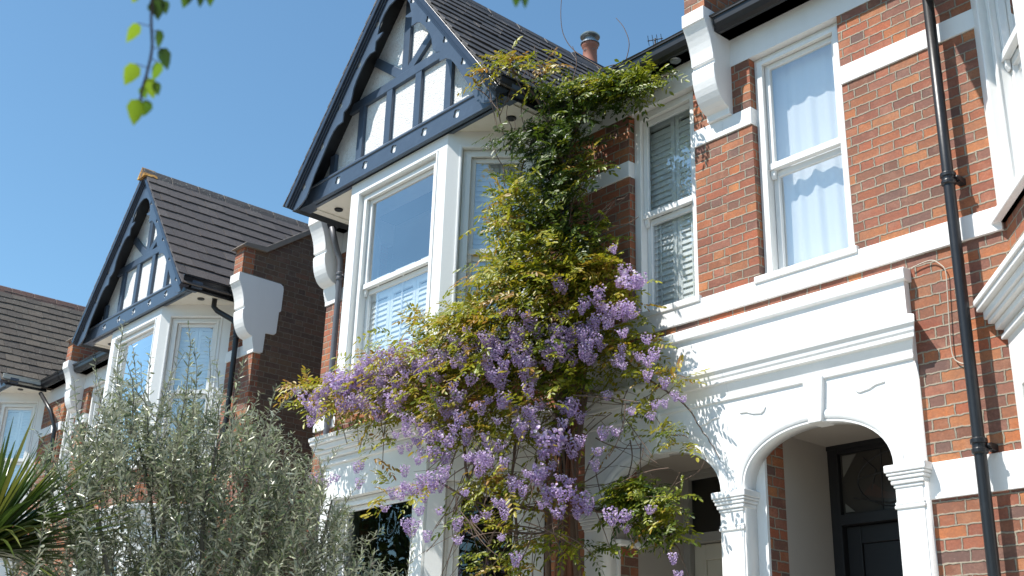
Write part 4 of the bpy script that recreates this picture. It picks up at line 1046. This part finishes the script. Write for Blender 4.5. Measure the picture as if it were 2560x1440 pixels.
def raceme_batch(Lr, Rr, n, seed):
    r_ = np.random.default_rng(seed); B = Batch()
    P, D, N, ln, tv = [], [], [], [], []
    for i in range(n):
        t = (i/n)**.85; rad = Rr*(1-.72*t)*(.35+.65*math.sqrt(r_.random())); a = i*2.399+r_.random()*.5
        c = np.array([rad*math.cos(a), rad*math.sin(a), -Lr*t+r_.normal(0, .006)]); o = np.array([math.cos(a), math.sin(a), .15+r_.normal(0, .3)])
        s = 1-.45*t
        for q in range(3):
            d = norm(o*(.7 if q else .3)+r_.normal(0, .45, 3)+np.array([0, 0, .7 if q == 0 else -.35])); P.append(c); D.append(d); N.append(norm(o+r_.normal(0, .3, 3))); ln.append(.021*s*(1.05 if q == 0 else .8)); tv.append(np.clip((.62 if q == 0 else .3)+r_.normal(0, .22)-.25*t, 0, 1))
    P, D, N = map(np.array, (P, D, N)); ln = np.array(ln)
    return leaf_batch(P, D, N, ln, ln*1.0, np.array(tv))
VAR = [raceme_batch(.15, .066, 80, 1), raceme_batch(.12, .070, 74, 2), raceme_batch(.175, .064, 88, 3), raceme_batch(.10, .062, 60, 4)]
VM = []
for i, (V, Q, U) in enumerate(VAR):
    o = np_mesh('flower_cluster', V, Q, 'petal', None, U); VM.append(o.data); bpy.data.objects.remove(o)
for _ in range(125):
    x_ = random.uniform(800, 1590); RAC.append((x_, float(np.interp(x_, [780, 900, 1050, 1200, 1400, 1560], [985, 950, 915, 885, 850, 800]))+random.gauss(0, 42), random.uniform(9, 14)))
for _ in range(48): RAC.append((random.uniform(980, 1460), random.uniform(1000, 1290), random.uniform(7, 12)))
RAC = [q for q in RAC if not (q[0] < 1130 and q[1] < 900-(q[0]-900)*.35)]
RAC.sort(key=lambda q: -q[2]); rest = Batch()
for i, (px, py, r_) in enumerate(RAC):
    Pw = wp(px, py-r_*.9, -.20-.12*random.random()); dist = np.linalg.norm(Pw-CAM)
    sc = (r_*dist/F_PX)/.060*1.22; sc = max(.55, min(1.9, sc))
    v = random.randrange(4) if r_ < 24 else 1
    M3 = Matrix.Rotation(random.uniform(0, 6.28), 3, 'Z') @ Matrix.Rotation(random.uniform(-.35, .35), 3, 'X')
    if i < 98:
        o = bpy.data.objects.new('flower_cluster', VM[v]); COL.objects.link(o); o.parent = WIS
        o.location = Vector(Pw)-WIS.location; o.rotation_euler = M3.to_euler(); o.scale = (sc*1.12, sc*1.12, sc*.82)
    else:
        V, Q, U = VAR[v]; rest.add((V*np.array([sc*1.12, sc*1.12, sc*.82]))@np.array(M3).T+Pw, Q, U)
ro = rest.build('flower_clusters', 'petal', WIS); ro['kind'] = 'stuff'
# trunks and stems
def stem(name, px, r0, r1, mat='bark', j=0., wob=.012, parent=WIS, n=8):
    P = smooth_path([wp(x, y, j+(dy if len(q) > 2 else 0)) for q in px for (x, y, dy) in [(q[0], q[1], q[2] if len(q) > 2 else 0)]])
    P = [p+Vector(rng.normal(0, wob*.3, 3)) for p in P]
    k = len(P); mb = MB(); mb.tube(P, [r0+(r1-r0)*i/(k-1) for i in range(k)], n); o = obj(name, mb, mat, parent); o.data.shade_smooth(); return o
def down(px, py, j=0.):
    p = wp(px, py, j); return p
def trunk(name, top, r0, r1, mat, x0, y0, ph):
    # from the soil up the wall to the point `top`
    pts = []; T = np.array(top)
    for k in range(15):
        t = k/14; z = .0+t*T[2]
        pts.append((x0+(T[0]-x0)*t+.05*math.sin(ph+t*9), y0+(T[1]-y0)*t+.03*math.cos(ph*1.7+t*11), z))
    P = smooth_path(pts, 4); k = len(P); mb = MB(); mb.tube(P, [r0+(r1-r0)*i/(k-1) for i in range(k)], 12); o = obj(name, mb, mat, WIS); o.data.shade_smooth()
trunk('trunk', at(1440, 900, -.22), .042, .03, 'redbark', -6.72, -.28, 0)
trunk('trunk', at(1425, 640, -.22), .045, .025, 'redbark', -6.80, -.22, 2)
trunk('trunk', at(1455, 980, -.20), .04, .028, 'bark', -6.62, -.25, 4)
trunk('trunk', at(1400, 760, -.28), .035, .02, 'bark', -6.92, -.22, 5.5)
for k in range(5): trunk('stem', at(1390+rng.integers(0, 80), 880+rng.integers(0, 150), -.26), .016, .008, ['redbark', 'bark'][k % 2], -6.75+rng.normal(0, .10), -.3, k*1.3)
stem('branch', [(1430,1060),(1380,980),(1300,930),(1180,900),(1050,930),(930,985),(820,985),(730,972)], .03, .006)
stem('branch', [(1440,980),(1360,900),(1260,860),(1160,870),(1040,920),(930,960),(850,975)], .025, .006)
stem('branch', [(1430,700),(1400,560),(1420,420),(1440,320),(1500,240),(1600,205),(1670,190)], .026, .006)
stem('branch', [(1410,420),(1370,300),(1320,220),(1270,170),(1215,185),(1190,215)], .014, .004)
stem('branch', [(1440,900),(1500,860),(1560,900),(1640,960),(1710,1010),(1760,1080),(1800,1150)], .014, .0025)
stem('branch', [(1450,1250),(1500,1280),(1560,1260),(1620,1270),(1680,1340),(1720,1440)], .014, .004)
stem('branch', [(1440,1050),(1500,1000),(1560,1010),(1640,1000),(1690,960)], .006, .003, 'twig')
stem('branch', [(1170,1140),(1240,1230),(1330,1270),(1400,1280),(1450,1290)], .013, .009)
stem('branch', [(1090,1200),(1200,1260),(1300,1270),(1420,1290)], .010, .006)
stem('branch', [(1290,1100),(1280,1200),(1290,1300),(1300,1440)], .012, .010)
stem('branch', [(1160,1100),(1170,1200),(1210,1290),(1290,1330),(1370,1330),(1420,1310)], .012, .008)
TW = MB()
def tw(px, r, j=0.): TW.tube(smooth_path([wp(x, y, j) for x, y in px], 5), [r*(1-.5*i/(len(px)*5)) for i in range((len(px)-1)*5+1)], 5)
for _ in range(210):                                   # thin tangled shoots
    z = random.random()
    if z < .62: x, y = random.uniform(1100, 1440), random.uniform(1000, 1360)
    elif z < .85: x, y = random.uniform(820, 1440), random.uniform(940, 1060)
    else: x, y = random.uniform(1460, 1640), random.uniform(930, 1300)
    ln = random.uniform(60, 170); a = random.choice([random.gauss(1.5, .35), random.gauss(0, .4), random.gauss(2.1, .4)]); cv = random.uniform(-.9, .9)
    pts = []
    for k in range(5):
        pts.append((x, y)); x += math.cos(a)*ln/4; y += math.sin(a)*ln/4; a += cv/4
    tw(pts, random.uniform(.0025, .0065), random.uniform(-.25, .12))
tw([(1505,170),(1440,130),(1410,90),(1402,40),(1405,-20)], .005); tw([(1563,158),(1573,110),(1560,70),(1540,45)], .0045)
tw([(1425,250),(1500,175),(1563,158)], .006); tw([(1310,980),(1480,1005),(1560,1010),(1620,990),(1660,955)], .004); tw([(1700,1180),(1680,1215),(1640,1240),(1610,1262)], .003)
tw([(1240,240),(1250,300),(1260,340)], .006); tw([(1190,220),(1225,250),(1245,330)], .006)
tw([(1690,1210),(1745,1180),(1765,1145)], .004); tw([(1605,1110),(1560,1110),(1500,1050)], .003); tw([(1575,1100),(1580,1150),(1560,1220),(1540,1250)], .006)
for _ in range(70):
    x, y = random.uniform(1230, 1500), random.uniform(220, 700); pts = []; a = random.gauss(-1.4, .6)
    for k in range(5): pts.append((x, y)); x += math.cos(a)*28; y += math.sin(a)*28; a += random.gauss(0, .25)
    tw(pts, .005, random.uniform(-.1, .1))
o = obj('twigs', TW, 'bark', WIS, split=False); o['kind'] = 'stuff'

# ------------------------------------------------------------------ olive tree
OC = at_d(520, 1250, 6.6); OL = thing('olive_tree', 'bushy grey-green olive tree with upright shoots in front of the left house', 'tree', (OC[0], OC[1], 0))
outl = ([20, 70, 110, 180, 235, 310, 345, 400, 470, 500, 530, 570, 620, 680, 745, 800, 850, 900, 950, 1000, 1060], [1290, 1120, 1060, 960, 930, 830, 905, 940, 850, 900, 870, 985, 920, 985, 1000, 1080, 1150, 1180, 1300, 1350, 1400])
OB = Batch(); ot = MB()
def olive_shoot(tip, L, th, dens=1., jt=.24):
    base_dir = norm(np.array([tip[0]-OC[0], (tip[1]-OC[1]), 2.6])); d = norm(base_dir+rng.normal(0, jt, 3)); side = rng.normal(0, .12, 3)
    n = 6; pts = [tip-d*L*(1-i/(n-1))+side*L*math.sin(i/(n-1)*math.pi)*.6+rng.normal(0, .004, 3) for i in range(n)]
    ot.tube([tuple(p) for p in pts], [th*(1-.75*i/(n-1)) for i in range(n)], 5)
    k = int(L/.017*dens); t = np.linspace(.06, 1, k); idx = t*(n-1); i0 = np.minimum(idx.astype(int), n-2); fr_ = (idx-i0)[:, None]; A = np.array(pts)
    P = A[i0]*(1-fr_)+A[i0+1]*fr_; P = np.repeat(P, 2, 0); kk = len(P)
    ph = np.repeat(np.arange(k)*1.57+rng.random(), 2)+np.tile([0, math.pi], k)+rng.normal(0, .3, kk)
    u = norm(np.cross(d, [0, 0, 1.])+1e-6); v = np.cross(d, u)
    o = u*np.cos(ph)[:, None]+v*np.sin(ph)[:, None]; D = norm(o*.8+d*rng.uniform(.0, 1.0, kk)[:, None]+rng.normal(0, .34, (kk, 3)))
    tt = np.repeat(t, 2); ln = (.052+rng.normal(0, .008, kk))*(1-.4*tt**3); N = norm(d*1.0-o*.3+rng.normal(0, .6, (kk, 3)))
    OB.add(*leaf_batch(P, D, N, ln, ln*.215, np.clip(.45+.3*tt+rng.normal(0, .2, kk), 0, 1), .8))
tips = [(90,1075),(140,1010),(185,945),(238,905),(312,800),(350,905),(378,885),(430,935),(472,815),(523,850),(555,975),(612,890),(650,985),(690,965),(752,975),(800,1075),(850,1120),(905,1190),(955,1320),(1030,1320),(240,930),(300,870),(330,870),(460,880),(490,870),(540,900)]
for (x, y) in tips: olive_shoot(at_d(x, y, 6.6+rng.normal(0, .2)), rng.uniform(.45, .7), .0045, .9, .12)
cnt = 0
while cnt < 1120:
    x, y = rng.uniform(20, 1060), rng.uniform(860, 1560); top = np.interp(x, *outl)
    if y < top+75: continue
    if x > 960 and rng.random() < .3: continue
    if x < 330 and y > 1150 and rng.random() < .35: continue
    if rng.random() > .30+.70*math.sin(x*.023+y*.019+1.1*math.sin(y*.011))**2: continue
    olive_shoot(at_d(x, y, 6.6+rng.normal(0, .33)), rng.uniform(.20, .40), .0026); cnt += 1
OB.build('foliage', 'oleaf', OL)
o = obj('twigs', ot, 'greytwig', OL, split=False); o['kind'] = 'stuff'
for k, (x, y) in enumerate([(180, 1120), (330, 1050), (450, 1060), (560, 1050), (700, 1110), (830, 1250), (250, 1300), (940, 1400), (430, 1200), (640, 1250)]):
    e = at_d(x, y, 6.6+rng.normal(0, .15)); s0 = np.array([OC[0]+rng.normal(0, .05), OC[1]+rng.normal(0, .05), 1.0+.2*rng.random()]); mb = MB()
    mid1 = s0*.6+e*.4+np.array([0, 0, -.06])+rng.normal(0, .05, 3); mid2 = s0*.25+e*.75+rng.normal(0, .04, 3); P = smooth_path([s0, mid1, mid2, e], 6)
    mb.tube(P, [.022*(1-.75*i/(len(P)-1)) for i in range(len(P))], 7); obj('branch', mb, 'greytwig', OL)
mb = MB(); mb.tube(smooth_path([(OC[0]+.1, OC[1], 0), (OC[0]+.05, OC[1]+.03, .5), (OC[0], OC[1], 1.25)], 5), [.085, .08, .078, .075, .07, .068, .065, .062, .06, .055, .05], 12); obj('trunk', mb, 'greytwig', OL)

# ------------------------------------------------------------------ sword-leaved cordyline, bottom left
KC = at_d(-50, 1385, 6.2); KP = thing('cordyline', 'spiky cabbage palm with sword shaped leaves in the bottom left corner', 'plant', (KC[0], KC[1], 0))
mb = MB(); mb.tube([(KC[0], KC[1], 0), (KC[0]+.03, KC[1], .5), (KC[0], KC[1], KC[2]-.05)], [.08, .07, .06], 12); obj('trunk', mb, 'bark', KP)
KB = Batch()
rt, upv, fw_ = AX
ends = [(500, 1300), (330, 1330), (320, 1345), (235, 1180), (200, 1140), (150, 1170), (130, 1150), (100, 1150), (60, 1160), (190, 1220), (250, 1260), (210, 1300), (230, 1400), (220, 1425), (120, 1200), (30, 1150), (0, 1170), (180, 1270), (260, 1340), (235, 1370), (90, 1220), (150, 1320), (40, 1210)]
cl = []
for i in range(230):
    if i < 4*len(ends):
        ex_, ey_ = ends[i % len(ends)]; ex_ = min(ex_, 330)*1.04+rng.normal(0, 20); ey_ += rng.normal(-10, 20)
        tip = at_d(ex_, ey_, 6.2+rng.normal(0, .18)); d = tip-KC; L_ = np.linalg.norm(d); d = d/L_
    else:
        a = rng.uniform(0, 6.28); el = rng.uniform(-.45, 1.35); d = np.array([math.cos(a)*math.cos(el), math.sin(a)*math.cos(el), math.sin(el)]); L_ = rng.uniform(.5, .72)
    n = 7; sd_ = norm(np.cross(d, [0, 0, 1.])); nn = np.cross(sd_, d); sag = (.0 if i < 4*len(ends) else .15)*L_*max(0, 1-abs(d[2]))
    V = []; U = []; tv = np.clip(rng.normal(.5, .25), 0, 1)
    wdt = rng.uniform(.0095, .0135)
    for j in range(n):
        t = j/(n-1); c = KC+d*L_*t+np.array([0, 0, 1.])*sag*(math.sin(t*math.pi)) ; w_ = wdt*min(1, 3*t+.45)*(1-t**3)+.0008
        V += [c+sd_*w_+nn*w_*.45, c, c-sd_*w_+nn*w_*.45]; U += [(tv, .3)]*3
    Q = []
    for j in range(n-1): Q += [(3*j, 3*j+1, 3*j+4, 3*j+3), (3*j+1, 3*j+2, 3*j+5, 3*j+4)]
    KB.add(np.array(V), np.array(Q), np.array(U))
KB.build('foliage', 'pleaf', KP)

# ------------------------------------------------------------------ birch: hanging sprays near the camera, trunk beside it
BX = np.array([-1.6, -7.9, 0.]); BT = thing('birch_tree', 'birch tree with sprays of fresh green leaves hanging into the top of the picture', 'tree', tuple(BX))
mb = MB(); P = smooth_path([tuple(BX), tuple(BX+[.05, .05, 1.5]), tuple(BX+[0, .1, 3.2]), tuple(BX+[.05, .2, 4.8]), tuple(BX+[.1, .1, 6.4])], 6); mb.tube(P, [.11*(1-.75*i/(len(P)-1)) for i in range(len(P))], 14); obj('trunk', mb, 'greytwig', BT)
BB = Batch(); bm_ = MB()
HEART = np.array([(0, 0, 0), (.36, .06, .05), (.52, .34, .08), (.30, .70, .04), (0, 1, -.03), (-.30, .70, .04), (-.52, .34, .08), (-.36, .06, .05)])
def heart(P, D, N, L_, tv):
    D = norm(D); Sx = norm(np.cross(D, N)); N2 = np.cross(Sx, D); mid = np.array([(0, .34, 0)])
    H_ = np.vstack([HEART, [(0, .5, -.02)]]); V = P+Sx*(H_[:, 0:1]*L_*.66)+D*(H_[:, 1:2]*L_)+N2*(H_[:, 2:3]*L_)
    BB.add(V, np.array([(8, 0, 1, 2), (8, 2, 3, 4), (8, 4, 5, 6), (8, 6, 7, 0)]), np.tile([tv, rng.random()], (9, 1)))
DN = 1.9
def spray(pts, leaves, r=.0022):
    P = smooth_path([at_d(x, y, DN) for x, y in pts], 5); bm_.tube(P, r, 5)
    for (x, y, x2, y2, tv, tw_) in leaves:       # from base to tip in picture measurements
        a, b = at_d(x, y, DN), at_d(x2, y2, DN+.005); view = norm(AX[2][None])[0]
        N = norm(-view*math.cos(tw_)+np.cross(norm(b-a), view)*math.sin(tw_)); heart(a, b-a, N, np.linalg.norm(b-a), tv)
        n_ = min(P, key=lambda q: (q-Vector(a)).length); bm_.tube([tuple(n_), tuple(a)], .0008, 4)
spray([(385, -160), (382, -40), (378, 50), (380, 120), (368, 180), (356, 220), (352, 250)],
  [(392, -8, 395, 52, .08, .3), (375, 8, 392, 40, .25, .1), (410, 0, 415, 38, .05, .8), (343, 58, 316, 108, .85, 1.05), (396, 75, 396, 122, .18, 1.1), (403, 120, 420, 176, .06, .75), (340, 160, 311, 214, .9, .5), (396, 155, 383, 203, .55, 1.0), (372, 195, 384, 248, .75, .15), (388, 205, 396, 240, .2, .7), (352, 218, 366, 248, .5, .5), (345, 248, 333, 315, .8, .12), (372, 252, 358, 292, .3, .3), (345, -20, 330, 8, .95, .5), (360, -60, 345, -10, .6, .3), (400, -80, 420, -30, .3, .2)])
spray([(500, -140), (495, -60), (490, -15)], [(472, -30, 458, 22, .3, .7), (478, -40, 470, 10, .35, .9), (500, -25, 500, 20, .0, 1.0), (522, -35, 526, 18, .35, .8), (510, -70, 520, -20, .3, .3)])
spray([(1290, -150), (1296, -60), (1300, -20)], [(1290, -25, 1290, 20, .3, .5), (1308, -22, 1314, 22, .1, .7), (1300, -70, 1285, -30, .4, .2)])
# crown above the camera (out of frame), same leaves
for k in range(26):
    a = k*2.4; rr = random.uniform(.4, 1.5); z = random.uniform(4.2, 6.6); c = BX+np.array([rr*math.cos(a)-.2, rr*math.sin(a)-.35, z]); q = BX+np.array([0, .1, z-.9])
    bm_.tube(smooth_path([tuple(q), tuple((q+c)/2+[0, 0, .15]), tuple(c), tuple(c+[.05, 0, -.6])], 4), .008, 5)
    for j in range(45):
        t = rng.random(); p = c+np.array([rng.normal(0, .12), rng.normal(0, .12), -.8*t+.1]); heart(p, np.array([rng.normal(0, .4), rng.normal(0, .4), -1]), rng.normal(0, 1, 3), rng.uniform(.035, .05), rng.random())
for (tx, ty) in ((385, -160), (500, -140), (1290, -150)):
    e = at_d(tx, ty, DN); P = smooth_path([tuple(BX+[0, .1, 3.2]), tuple((BX+[0, .1, 3.2])*.5+e*.5+[0, 0, .45]), tuple(e)], 12); bm_.tube(P, [.009*(1-.7*i/(len(P)-1)) for i in range(len(P))], 6)
    for k in range(3, len(P)-2):
        for _ in range(2): q_ = np.array(P[k]); d_ = np.array([rng.normal(0, .5), rng.normal(0, .5), -.8]); heart(q_+norm(d_)*.012, d_, rng.normal(0, 1, 3), rng.uniform(.035, .048), rng.random())
BB.build('foliage', 'bleaf', BT); o = obj('twigs', bm_, 'darktwig', BT, split=False); o['kind'] = 'stuff'

# ------------------------------------------------------------------ trees across the street (seen mirrored in the lower windows)
def street_tree(x, y, h, r, label, seed):
    g = np.random.default_rng(seed); T = thing('street_tree', label, 'tree', (x, y, 0), 'street trees opposite the houses')
    mb = MB(); mb.tube(smooth_path([(x, y, 0), (x+.1, y, h*.3), (x, y+.1, h*.75)], 5), [.22*(1-.06*i) for i in range(11)], 12); obj('trunk', mb, 'bark', T)
    mb = MB()
    for k in range(9):
        a = k*2.4; e = (x+r*.7*math.cos(a), y+r*.7*math.sin(a), h*.5+g.random()*h*.4); mb.tube(smooth_path([(x, y, h*.3+.03*k), ((x+e[0])/2, (y+e[1])/2, h*.5), e], 5), [.08*(1-.08*i) for i in range(11)], 6)
    obj('limb', mb, 'bark', T); B = Batch(); n = 9000
    cl = g.normal(0, 1, (70, 3)); cl = cl/np.linalg.norm(cl, axis=1, keepdims=True)*g.uniform(.35, 1, (70, 1))*np.array([r, r, h*.34])+np.array([x, y, h*.66])
    P = cl[g.integers(0, 70, n)]+g.normal(0, .42, (n, 3)); ln = g.uniform(.18, .30, n)
    B.add(*leaf_batch(P, g.normal(0, 1, (n, 3)), g.normal(0, 1, (n, 3)), ln, ln*.8, g.random(n))); B.build('crown', 'tleaf', T)
for i, (x, y, h, r_, lb) in enumerate([(-48, -23, 13, 4.2, 'broad green tree farthest left across the street'), (-39, -24, 14, 4.2, 'tallest green tree across the street, second from the left'), (-31, -23, 12, 4, 'green tree across the street, third from the left'), (5, -22, 11.5, 3.8, 'round green tree across the street to the right of the houses'), (13, -23, 12.5, 4, 'green tree farthest right across the street')]): street_tree(x, y, h, r_, lb, 40+i)
print('objects', len(bpy.data.objects))
